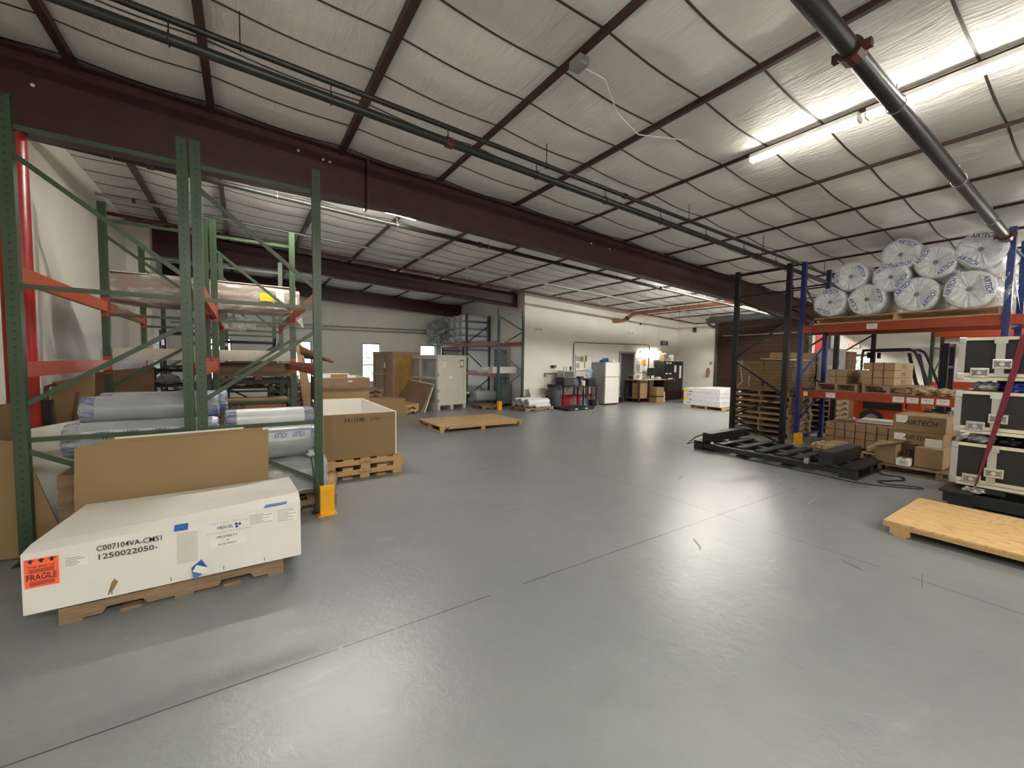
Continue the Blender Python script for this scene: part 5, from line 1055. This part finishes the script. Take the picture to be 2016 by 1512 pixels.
# ------------------------------------------------------------------ load of the blue rack
t = pallet('long pine pallet on the top orange beams under the wrapped rolls', (10.08, 2.32, 2.395), 1.2, 2.42, .13, 'pal', 'paly', 5, bw=.16)
m = MB(); m.bar((-.605, 1.14, .02), (-.605, 1.21, .11), .02, .004, up=(1, 0, 0)); m.bar((-.605, 1.21, .02), (-.605, 1.14, .11), .02, .004, up=(1, 0, 0)); m.build('crossed_tape', 'ink', t)
t = thing('shelf_sheet', 'brown cardboard sheet bridging the top beams under the pallet', 'cardboard', (10.1, 2.3, 2.39)); 
bpy.data.objects.remove(t)
def end_roll(label, y, z, r, seed, L=1.2, x0=9.35):
    t = thing('wrapped_roll', label, 'roll', (x0, y, z), 0, 'film wrapped rolls on the top beam'); rg = random.Random(seed); n = 48
    m = MB(); vs = []; xs = [.0, .03, .3, .7, L-.05, L]; rs = [r*.955, r, r*1.0, r, r, r*.9]
    for x, q_ in zip(xs, rs):
        for k in range(n):
            a = 2*PI*k/n; w = 1+.018*mnoise.noise(Vector((math.cos(a)*2, math.sin(a)*2, seed+x*3))); vs.append((x, q_*w*math.cos(a), q_*w*math.sin(a)))
    fs = [(i*n+k, i*n+(k+1) % n, (i+1)*n+(k+1) % n, (i+1)*n+k) for i in range(len(xs)-1) for k in range(n)]+[tuple((len(xs)-1)*n+k for k in range(n))]
    m.add(vs, fs); m.build('roll_body', 'rollw', t, smooth=True)
    m = MB(); vs = []; rings = [(.955, 0), (.80, -.012), (.6, -.006), (.38, .004), (.18, .02), (.08, .04)]
    pl = [rg.uniform(-1, 1) for _ in range(n)]
    for fr_, x in rings:
        for k in range(n):
            a = 2*PI*(k+.4*pl[k]*(1-fr_))/n; vs.append((x+pl[k]*.010*(1-abs(fr_-.5)), r*fr_*math.cos(a), r*fr_*math.sin(a)))
    fs = [(i*n+(k+1) % n, i*n+k, (i+1)*n+k, (i+1)*n+(k+1) % n) for i in range(len(rings)-1) for k in range(n)]+[tuple((len(rings)-1)*n+k for k in range(n))]
    m.add(vs, fs); e = m.build('pleated_end', 'rollw', t)
    m = MB(); m.cyl((.045, 0, 0), (.02, 0, 0), .03, 12); m.build('core_plug', 'inkg', t)
    for j in range(2):
        a = rg.uniform(0, 2*PI) if seed != 9 else (-.9+2.6*j); a = a if j == 0 else a0+PI*rg.uniform(.7, 1.2) if seed != 9 else a
        a0 = a; c = Vector((-.022, r*.70*math.cos(a), r*.70*math.sin(a))); up = Vector((0, math.cos(a), math.sin(a)))*(1 if math.sin(a) > -.2 else -1); ux = up.cross(Vector((-1, 0, 0)))
        b = MB(); plaque(b, c, ux, up, r*1.05, r*.30, t=.003); bo = b.build('printed_patch', 'roll_band2', t)
        x_ = MB(); add_text(x_, 'AIRTECH', c+Vector((-.0025, 0, 0)), ux, up, w=r*.98, h=r*.25, shear=.2, offset=.02, lift=.002); x_.build('patch_lettering', 'inkb', bo)
    # loose clear film: a pleated skin over the end, gathered below
    m = MB(); vs = []; pj = [rg.uniform(-1, 1) for _ in range(n)]; pg = [rg.uniform(.2, 1) for _ in range(n)]
    for i, (fr_, x) in enumerate(((1.02, .30), (1.035, .10), (1.03, .0), (.85, -.032), (.5, -.028), (.15, -.014))):
        for k in range(n):
            a = 2*PI*k/n; low = max(0, -math.sin(a)-.2); w = 1+.018*pj[k]*(fr_ > .8)+.13*low*pg[k]*(1 if fr_ > .95 else .3); vs.append((x+.008*pj[k]-.05*low*pg[k]*(1 if 0 < i < 4 else 0), r*fr_*w*math.cos(a), r*fr_*w*math.sin(a)))
    fs = [(i*n+(k+1) % n, i*n+k, (i+1)*n+k, (i+1)*n+(k+1) % n) for i in range(5) for k in range(n)]
    m.add(vs, fs); m.build('clear_film', 'film', t)
    return t
RL = [('bottom row leftmost film-wrapped roll on the top orange beam', 3.24, 2.80, .265), ('bottom row second film-wrapped roll from the left', 2.69, 2.79, .27), ('bottom row third film-wrapped roll, with a white paper tag', 2.04, 2.80, .28), ('bottom row rightmost film-wrapped roll beside the tall blue post', 1.45, 2.80, .285), ('second row film-wrapped roll at the left end', 2.94, 3.24, .255), ('second row film-wrapped roll in the middle', 2.38, 3.14, .25), ('topmost film-wrapped roll in the middle of the heap', 2.27, 3.50, .262), ('film-wrapped roll slumped to the right below the topmost one', 1.84, 3.29, .255), ('uppermost right film-wrapped roll with two clear lettered patches', 1.36, 3.39, .275)]
for i, (lab, y, z, r) in enumerate(RL): end_roll(lab, y, z, r, i+1)
crumple('film_heap', 'loose clear film bulging between the right rolls and the blue post', 'film', (9.65, 1.12, 2.55), (.25, .12, .28), 'film2', 21, 4, .5)
def long_carton(label, group, x0, y, z, L=1.1, w=.14, h=.14):
    t = thing('long_carton', label, 'box', (x0, y, z), 0, group); MB().box(0, L, -w/2, w/2, 0, h).build('carton_body', 'carton', t, bevel=.004)
    MB().box(-.0015, L, -.02, .02, h, h+.0015).build('packing_tape', 'card', t)
    m = MB(); m.box(L*.35, L*.6, -w/2-.0015, -w/2, h*.2, h*.8); m.build('printed_mark', 'card_d', t)
for a in range(2):
    for b in range(2): long_carton('long tan carton of the four on the blue rack, %s %s' % (['lower', 'upper'][b], ['left', 'right'][a]), 'group of four long cartons', 9.56-.01*b, 3.21-.146*a, 1.255+.135*b, w=.137, h=.129)
for a in range(3):
    for b in range(3): long_carton('long tan carton of the tied nine on the blue rack, %s row, %s column' % (['bottom', 'middle', 'top'][b], ['left', 'middle', 'right'][a]), 'block of nine long cartons', 9.55, 2.66-.150*a, 1.255+.137*b, w=.140, h=.131)
pallet('brown pallet on the lower beams under the four cartons', (10.1, 3.12, 1.105), 1.15, .66, .145, 'palg', 'palg', 6)
pallet('brown pallet on the lower beams under the nine cartons', (10.1, 2.36, 1.105), 1.15, .72, .145, 'palg', 'palg', 6)
for k, y in enumerate((2.585, 2.435)): m = MB().box(-.004, 0, -.006, .006, 0, .42); ob = m.build('binding_strap', 'strapred'); ob.location = (9.548, y, 1.25); tag(ob, 'dark red strap down the front of the nine cartons, %s' % ['left', 'right'][k], 'strap')
for i, (y, s_) in enumerate(((2.15, .16), (1.92, .2), (1.66, .17))):
    crumple('crumpled_paper', 'crumpled kraft paper on the lower orange beam, %s' % ['left piece under the nine cartons', 'middle piece', 'right piece'][i], 'paper', (9.72, y, 1.10), (.20, s_, .075), 'kraft', 31+i, 4, .35)
for a in range(7):
    for b in range(3):
        long_carton('tan carton in the floor block of the blue rack, %s row, %s from left' % (['bottom', 'middle', 'top'][b], ORD[a]), 'floor block of long cartons', 9.66, 3.22-.158*a, .075+.143*b, L=1.0, w=.144, h=.136)
pallet('low dark pallet under the floor block of cartons', (10.15, 2.75, 0), 1.05, 1.15, .073, 'palo', 'palo', 6)
sheet('pale plywood sheet lying on the floor block of cartons', [(9.9, 1.75, .512), (10.75, 1.75, .512), (10.75, 3.0, .512), (9.9, 2.9, .512)], .02, 'cratew', 'loose_board', 'board')
pallet('slatted low pallet under the small paper wrapped lumps, left', (8.9, 2.98, 0), .95, .42, .10, 'palg', 'pal', 6)
pallet('slatted low pallet under the small paper wrapped lumps, right', (9.3, 2.35, 0), .7, .34, .10, 'palg', 'pal', 5)
k = 0
for j in range(3):
    for i in range(5):
        if k < 13: crumple('paper_wrapped_lump', 'small kraft wrapped lump on the left slatted pallet, %s row, %s from left' % (['front', 'second', 'rear'][j], ['first', 'second', 'third', 'fourth', 'fifth'][i]), 'paper parcel', (8.52+.19*i+.05*j, 2.86+.11*j, .10), (.075, .062, .062), 'kraft', 50+k, 3, .22, 'paper wrapped lumps')
        k += 1
for j in range(2):
    for i in range(4): crumple('paper_wrapped_lump', 'small kraft wrapped lump on the right slatted pallet, %s row, %s from left' % (['front', 'rear'][j], ['first', 'second', 'third', 'fourth'][i]), 'paper parcel', (9.08+.17*i, 2.28+.13*j, .10), (.072, .062, .07), 'kraft', 70+4*j+i, 3, .22, 'paper wrapped lumps, right')
# cartons on the low pallet in front
pallet('low slatted pallet under the heap of lettered cartons', (8.70, 1.42, 0), 1.2, 1.30, .12, 'palo', 'palo', 9, bw=.07, rz=0)
def ebox(label, x0, x1, y0, y1, z0, z1, words=None, name='heap_carton', mat='card', wx=None, group='cartons in the heap', rz=0):
    cx, cy = (x0+x1)/2, (y0+y1)/2; t = thing(name, label, 'box', (cx, cy, z0), rz, group); a, b, h = (x1-x0)/2, (y1-y0)/2, z1-z0
    MB().box(-a, a, -b, b, 0, h).build('carton_body', mat, t, bevel=.01)
    MB().box(-a-.001, a, -.025, .025, h, h+.0015).build('packing_tape', 'carton', t)
    if words: m = MB(); add_text(m, words, (-a-.001, -.02, h*.55), (0, -1, 0), UZ, w=b*1.25, h=h*.32, shear=.2, offset=.015); m.build('carton_lettering', 'ink', t)
    return t, a, b, h
t, a, b, h = ebox('topmost sagging brown carton with grey lettering in the heap', 8.42, 9.25, 1.42, 2.0, .62, .86, 'AIRTECH'); m = MB(); plaque(m, (-a-.001, b-.10, h*.75), (0, -1, 0), UZ, .13, .11); m.build('address_label', 'label', t)
t, a, b, h = ebox('second brown carton from the top in the heap', 8.42, 9.2, 1.44, 2.0, .42, .62, 'AIRTECH'); m = MB(); plaque(m, (-a-.001, b-.09, h*.55), (0, -1, 0), UZ, .13, .10); m.build('address_label', 'label', t); m = MB(); plaque(m, (-a-.003, -b+.1, h*.25), (0, -1, 0), UZ, .18, .14); m.build('white_sheet', 'label', t)
t, a, b, h = ebox('brown carton in the lower middle of the heap', 8.46, 9.15, 1.72, 2.0, .125, .42, 'RTE', mat='card_d')
t, a, b, h = ebox('brown carton at the lower right of the heap with tan face', 8.25, 9.0, 1.40, 1.70, .125, .42, None, mat='carton')
t, a, b, h = ebox('torn open brown carton at the lower left of the heap', 8.15, 8.45, 1.88, 2.12, .125, .43, None, mat='card'); m = MB(); m.sheet([(-a, b, h), (-a, -b, h), (-a-.05, -b-.1, h+.06), (-a-.08, b, h-.05)], .006); m.sheet([(a, -b, h), (-a, -b, h), (-a, -b-.12, h+.08), (a, -b-.1, h+.04)], .006); m.build('torn_flap', 'card', t)
t, a, b, h = ebox('small white carton in front of the heap', 8.12, 8.30, 1.72, 1.87, .125, .235, None, mat='label', name='small_carton'); m = MB()
for k in range(3): m.box(-a-.002, -a-.001, -.035, .035, h*.35+k*.02, h*.35+k*.02+.008)
m.build('print_lines', 'inkg', t)
ebox('low brown carton at the right edge of the heap beside the cases', 8.7, 9.3, .95, 1.36, .125, .40, None, mat='card_d')
ebox('pale long box on the heap pallet behind the flight cases', 8.9, 9.4, .8, 1.36, .41, .60, None, mat='cratew', name='pale_box')

# ------------------------------------------------------------------ black timber skid with straps
t = thing('transport_skid', 'long low black slatted skid on the floor in front of the racks', 'skid', (7.7, 3.25, 0))
for x in (-.56, 0, .56): MB().box(x-.045, x+.045, -1.18, 1.18, .045, .125).build('long_rail', 'blackwood', t)
for i, y in enumerate((.80, .45, .12, -.18, -.43)): MB().box(-.50, .62, y-.07, y+.07, .125, .152).build('cross_slat', 'blackwood', t)
MB().box(-.58, .60, -1.22, -1.02, .125, .16).build('end_board', 'blackwood', t)
MB().box(-.62, -.36, 1.05, 1.22, .0, .16).build('corner_block', 'blackwood', t)
for x in (-.56, 0, .56): MB().box(x-.05, x+.05, -1.22, -1.02, 0, .125).build('end_block', 'blackwood', t)
MB().box(-.60, .60, -1.23, -1.03, 0, .03).build('bottom_board', 'blackwood', t)
for y in (-.35, .35, .95): MB().box(-.62, .60, y-.08, y+.08, 0, .03).build('bottom_board', 'blackwood', t)
for (y, x0, x1, z1) in ((1.03, -.52, .72, .31), (-.88, -.68, .42, .345)):
    n = 4; z0 = .155; dz = (z1-z0)/n
    for k in range(n): MB().box(x0+R.uniform(-.004, .004), x1, y-.085+R.uniform(-.004, .004), y+.085, z0+k*dz+.002, z0+(k+1)*dz).build('stacked_timber', 'blackwood', t)
for (x, y, z) in ((-.70, -.66, .17), (.50, -.88, .22), (.76, .95, .2)):
    m = MB(); m.box(x-.04, x+.04, y-.03, y+.03, z-.03, z+.05); m.cyl((x-.05, y, z+.02), (x+.05, y, z+.02), .025, 12); m.build('ratchet', 'chrome' if x < 0 else 'dark', t)
m = MB(); m.tube([(-.64, 1.15, .15), (-.72, 1.3, .08), (-.6, 1.2, .22), (-.5, 1.1, .28)], .012, 6); m.build('tie_strap', 'dark', t)
m = MB()
def ribbon(mb, pts, w, t_=.004):
    P = [Vector(p) for p in pts]; N = len(P); vs = []
    for i, p in enumerate(P):
        d = (P[min(i+1, N-1)]-P[max(i-1, 0)]).normalized(); s = d.cross(Vector((0, 0, 1))).normalized()*w/2
        vs += [p-s, p+s, p+s+Vector((0, 0, t_)), p-s+Vector((0, 0, t_))]
    fs = [(3, 2, 1, 0), tuple((N-1)*4+k for k in range(4))]
    for i in range(N-1):
        for a, b in ((0, 1), (1, 2), (2, 3), (3, 0)): fs.append((i*4+a, i*4+b, i*4+4+b, i*4+4+a))
    mb.add(vs, fs)
def smoothp(pts, k=6):
    P = [Vector(p) for p in pts]; out = []
    for i in range(len(P)-1):
        p0, p1, p2, p3 = P[max(i-1, 0)], P[i], P[i+1], P[min(i+2, len(P)-1)]
        for j in range(k):
            u = j/k; out.append(.5*((2*p1)+(-p0+p2)*u+(2*p0-5*p1+4*p2-p3)*u*u+(-p0+3*p1-3*p2+p3)*u**3))
    return out+[P[-1]]
ribbon(m, smoothp([(7.05, 3.6, .003), (7.0, 2.9, .003), (7.0, 2.4, .003), (6.97, 2.02, .003), (7.10, 1.74, .003), (7.34, 1.45, .003), (7.44, 1.46, .003), (7.35, 1.6, .008), (7.22, 1.74, .008), (7.32, 1.84, .008), (7.5, 1.76, .008), (7.72, 1.68, .008), (7.90, 1.76, .008), (7.82, 1.92, .008), (8.0, 2.08, .03)]), .035)
tag(m.build('webbing_strap', 'dark'), 'black webbing strap snaking on the floor by the skid', 'strap')

# ------------------------------------------------------------------ flight cases
t = thing('transport_skid', 'black skid under the stacked flight cases at the right edge', 'skid', (7.45, -.2, 0))
for x in (-.52, 0, .52): MB().box(x-.06, x+.06, -1.35, 1.35, .03, .14).build('long_rail', 'blackwood', t)
for y in (1.25, .55, -.2, -1.2): MB().box(-.62, .60, y-.13, y+.13, .14, .165).build('cross_slat', 'blackwood', t)
for y in (1.2, 0, -1.2): MB().box(-.62, .60, y-.1, y+.1, 0, .03).build('bottom_board', 'blackwood', t)
MB().box(-.42, -.20, .9, 1.12, .165, .215).build('stacked_timber', 'blackwood', t)
crumple('plastic_bag', 'crumpled bag lying on the skid under the lowest flight case', 'bag', (6.99, .93, .16), (.05, .08, .035), 'film2', 77, 3, .5)
def flight_case(label, z0, z1):
    W, D, h = 1.75, .75, z1-z0; t = thing('flight_case', label, 'flight case', (7.05, .26, z0), 0, 'stacked flight cases'); y1 = .87; y0 = y1-W
    MB().box(.012, D-.012, y0+.012, y1-.012, .012, h-.012).build('case_shell', 'case', t)
    zl = .10
    for nm, za, zb, mt in (('top_extrusion', h-.035, h, 'alulight'), ('lid_extrusion', 0, .035, 'alulight'), ('tongue_extrusion', .042, zl-.02, 'alulight')):
        m = MB(); m.box(-.004, .03, y0, y1, za, zb); m.box(D-.03, D+.004, y0, y1, za, zb); m.box(.03, D-.03, y1-.03, y1+.004, za, zb); m.box(.03, D-.03, y0-.004, y0+.03, za, zb); m.build(nm, mt, t)
    for x in (0, D):
        for y in (y0, y1):
            xa, xb = (x-.006, x+.05) if x == 0 else (x-.05, x+.006); ya, yb = (y-.006, y+.05) if y == y0 else (y-.05, y+.006)
            MB().box(xa, xb, ya, yb, zl-.02, h-.035).build('edge_angle', 'alu', t)
            for z in (.03, h-.045):
                m = MB(); m.box(xa-.004, xb+.004, ya-.004, yb+.004, z-.03, z+.05); m.build('corner_cap', 'chrome', t, bevel=.008)
    for yy in (y1-.315, y1-.95, y1-1.45):
        sp = MB().box(-.008, -.001, yy-.035, yy+.035, 0.06, h-.02).build('divider_strip', 'alu', t)
        m = MB(); m.box(-.012, -.004, yy-.05, yy+.05, h-.075, h-.01); m.build('divider_cap', 'chrome', t)
    for i, (yy, zz) in enumerate(((y1-.17, .085), (y1-.335, .185))):
        m = MB(); m.box(-.016, -.004, yy-.075, yy+.075, zz-.055, zz+.055); ob = m.build('butterfly_latch', 'chrome', t, bevel=.006)
        MB().box(-.0175, -.016, yy-.060, yy+.060, zz-.040, zz+.040).build('latch_recess', 'inkg', ob); m = MB(); m.box(-.024, -.016, yy-.05, yy+.05, zz+.026, zz+.042); m.box(-.024, -.016, yy-.045, yy+.045, zz-.042, zz-.030); m.cyl((-.03, yy, zz), (-.016, yy, zz), .022, 12)
        for sy in (-.058, .058):
            for sz in (-.04, .0, .04): m.cyl((-.020, yy+sy, zz+sz), (-.016, yy+sy, zz+sz), .006, 8)
        m.build('latch_details', 'chrome', ob)
    return t
flight_case('lowest black flight case of the strapped stack', .225, .72)
flight_case('middle black flight case of the strapped stack', .84, 1.325)
flight_case('topmost black flight case of the strapped stack', 1.455, 1.945)
for i, (z, lab) in enumerate(((.722, 'between the lowest and middle case'), (1.327, 'between the middle and top case'))):
    for j, (y, mt) in enumerate(((.92, 'silver'), (.70, 'inkb' if i else 'dark'), (.45, 'rollw'), (.1, 'dark'))):
        crumple('padding_bag', 'crumpled %s padding %s, %s' % ([['grey', 'black', 'white', 'black'], ['grey', 'blue', 'white', 'black']][i][j], lab, ['far left', 'left', 'centre', 'right'][j]), 'bag', (7.2, y, z), (.12, .10, .062), mt, 90+i*4+j, 3, .5)
    t = thing('spacer_block', 'dark timber spacer %s' % lab, 'block', (7.5, .26, z)); MB().box(-.1, .2, -.6, .6, 0, .115).build('timber', 'blackwood', t); MB().box(-.1, .2, -.65, -.6, 0, .06).build('timber_end', 'blackwood', t)
m = MB(); P = [(7.01, .655, 1.955), (7.005, .70, 1.60), (7.005, .76, 1.2), (7.01, .84, .7), (7.0, .90, .35), (6.99, .93, .18)]
vs = []
for i, p in enumerate(P): w = [.026, .026, .025, .018, .008, .006][i]; vs += [(p[0], p[1]-w, p[2]), (p[0], p[1]+w, p[2]), (p[0]-.004, p[1]+w, p[2]), (p[0]-.004, p[1]-w, p[2])]
m.add(vs, [(3, 2, 1, 0), (20, 21, 22, 23)]+[(i*4+a, i*4+b, i*4+4+b, i*4+4+a) for i in range(5) for a, b in ((0, 1), (1, 2), (2, 3), (3, 0))])
m.hexa([(7.01, .63, 1.95), (7.8, .63, 1.95), (7.8, .68, 1.95), (7.01, .68, 1.95), (7.006, .63, 1.955), (7.8, .63, 1.955), (7.8, .68, 1.955), (7.006, .68, 1.955)])
tag(m.build('ratchet_strap', 'strapred'), 'dark red ratchet strap running down the stacked flight cases', 'strap')

# ------------------------------------------------------------------ forklift
t = thing('forklift', 'orange forklift with black overhead guard behind the blue rack', 'forklift', (13.95, 3.1, 0), 0)
m = MB(); m.prism([(.85, .20), (.95, .35), (.95, .62), (.86, .84), (-.1, .84), (-.1, .55), (-.45, .50), (-.55, .28), (-.4, .2)], 'x', -.48, .48); m.build('chassis', 'fork', t, bevel=.02)
m = MB(); m.box(-.50, -.481, -.05, .70, .50, .76); m.build('side_panel', 'dark', t); MB().box(.481, .50, -.05, .70, .50, .76).build('side_panel', 'dark', t)
m = MB(); m.prism([(.92, .84), (.86, 1.0), (.25, 1.0), (.22, .84)], 'x', -.42, .42); m.build('counterweight_cover', 'fork', t, bevel=.02)
m = MB(); m.box(-.46, .46, -.42, -.12, .50, .82); m.build('front_cowl', 'fork', t, bevel=.02)
for x in (-.42, .42):
    for y, r in ((.52, .24), (-.52, .28)): w = MB().cyl((x-.08, y, r), (x+.08, y, r), r, 28).build('tyre', 'rubber', t); MB().cyl((x-.085, y, r), (x+.085, y, r), r*.55, 20).build('wheel_hub', 'inkg', w)
for x in (-.42, .42):
    MB().tube(smoothp([(x, .80, .98), (x, .80, 1.85), (x, .76, 2.0)], 4), .028, 8).build('guard_post', 'dark', t); MB().bar((x, -.34, .80), (x, -.10, 1.92), .06, .06).build('guard_post', 'dark', t)
    MB().tube(smoothp([(x, .80, 2.0), (x, .0, 2.02), (x, -.12, 2.0), (x, -.22, 1.90), (x, -.40, 1.40), (x, -.60, .80)], 5), .030, 8).build('guard_rail', 'dark', t)
m = MB()
for k in range(6): m.bar((-.42, .72-k*.16, 2.02), (.42, .72-k*.16, 2.02), .03, .02)
m.build('guard_grille', 'dark', t)
m = MB(); m.box(-.22, .22, .05, .50, .86, .98); m.box(-.22, .22, .42, .52, .98, 1.35); m.build('seat', 'dark', t, bevel=.02)
m = MB(); m.tube([(0+.15*math.cos(a*PI/8), -.20+.06*math.sin(a*PI/8), 1.12+.14*math.sin(a*PI/8)) for a in range(17)], .012, 6); m.cyl((0, -.2, 1.12), (0, -.38, .85), .015, 8); m.build('steering_wheel', 'dark', t)
for x in (-.30, .30): MB().box(x-.04, x+.04, -.75, -.62, .08, 2.15).build('mast_rail', 'dark', t)
for z in (.3, 1.0, 1.6, 2.1): MB().box(-.30, .30, -.74, -.66, z-.03, z+.03).build('mast_crossbar', 'dark', t)
m = MB(); m.box(-.4, .4, -.80, -.76, .15, .2); m.box(-.4, .4, -.80, -.76, .5, .55); m.build('fork_carriage', 'dark', t)
for x in (-.2, .2): m = MB(); m.box(x-.05, x+.05, -.84, -.80, .05, .55); m.box(x-.05, x+.05, -1.6, -.80, .04, .08); m.build('fork_tine', 'inkg', t)
for x, y in ((-.3, .70), (.1, .60)): MB().box(x-.04, x+.04, y-.03, y+.03, 1.80, 1.95).build('work_light', 'dark', t)
MB().tube([(-.30, .66, 1.0), (-.30, .66, 1.80)], .018, 8).build('safety_belt_post', 'strapred', t)
for i in range(5): pallet('pale pallet in the tall stack beyond the forklift, level %s' % ORD[i], (15.75, 1.7, .14*i), 1.0, 1.1, .13, 'rollw', 'rollw', 5, group='pale pallets beyond the forklift')
t = thing('wrapped_load', 'white wrapped carton load standing at the right wall beyond the forklift', 'load', (16.0, 3.4, 0)); MB().box(-.3, .3, -.35, .35, .1, 1.1).build('load_body', 'rollw', t, bevel=.02); MB().box(-.35, .35, -.4, .4, 0, .1).build('load_base', 'palg', t)
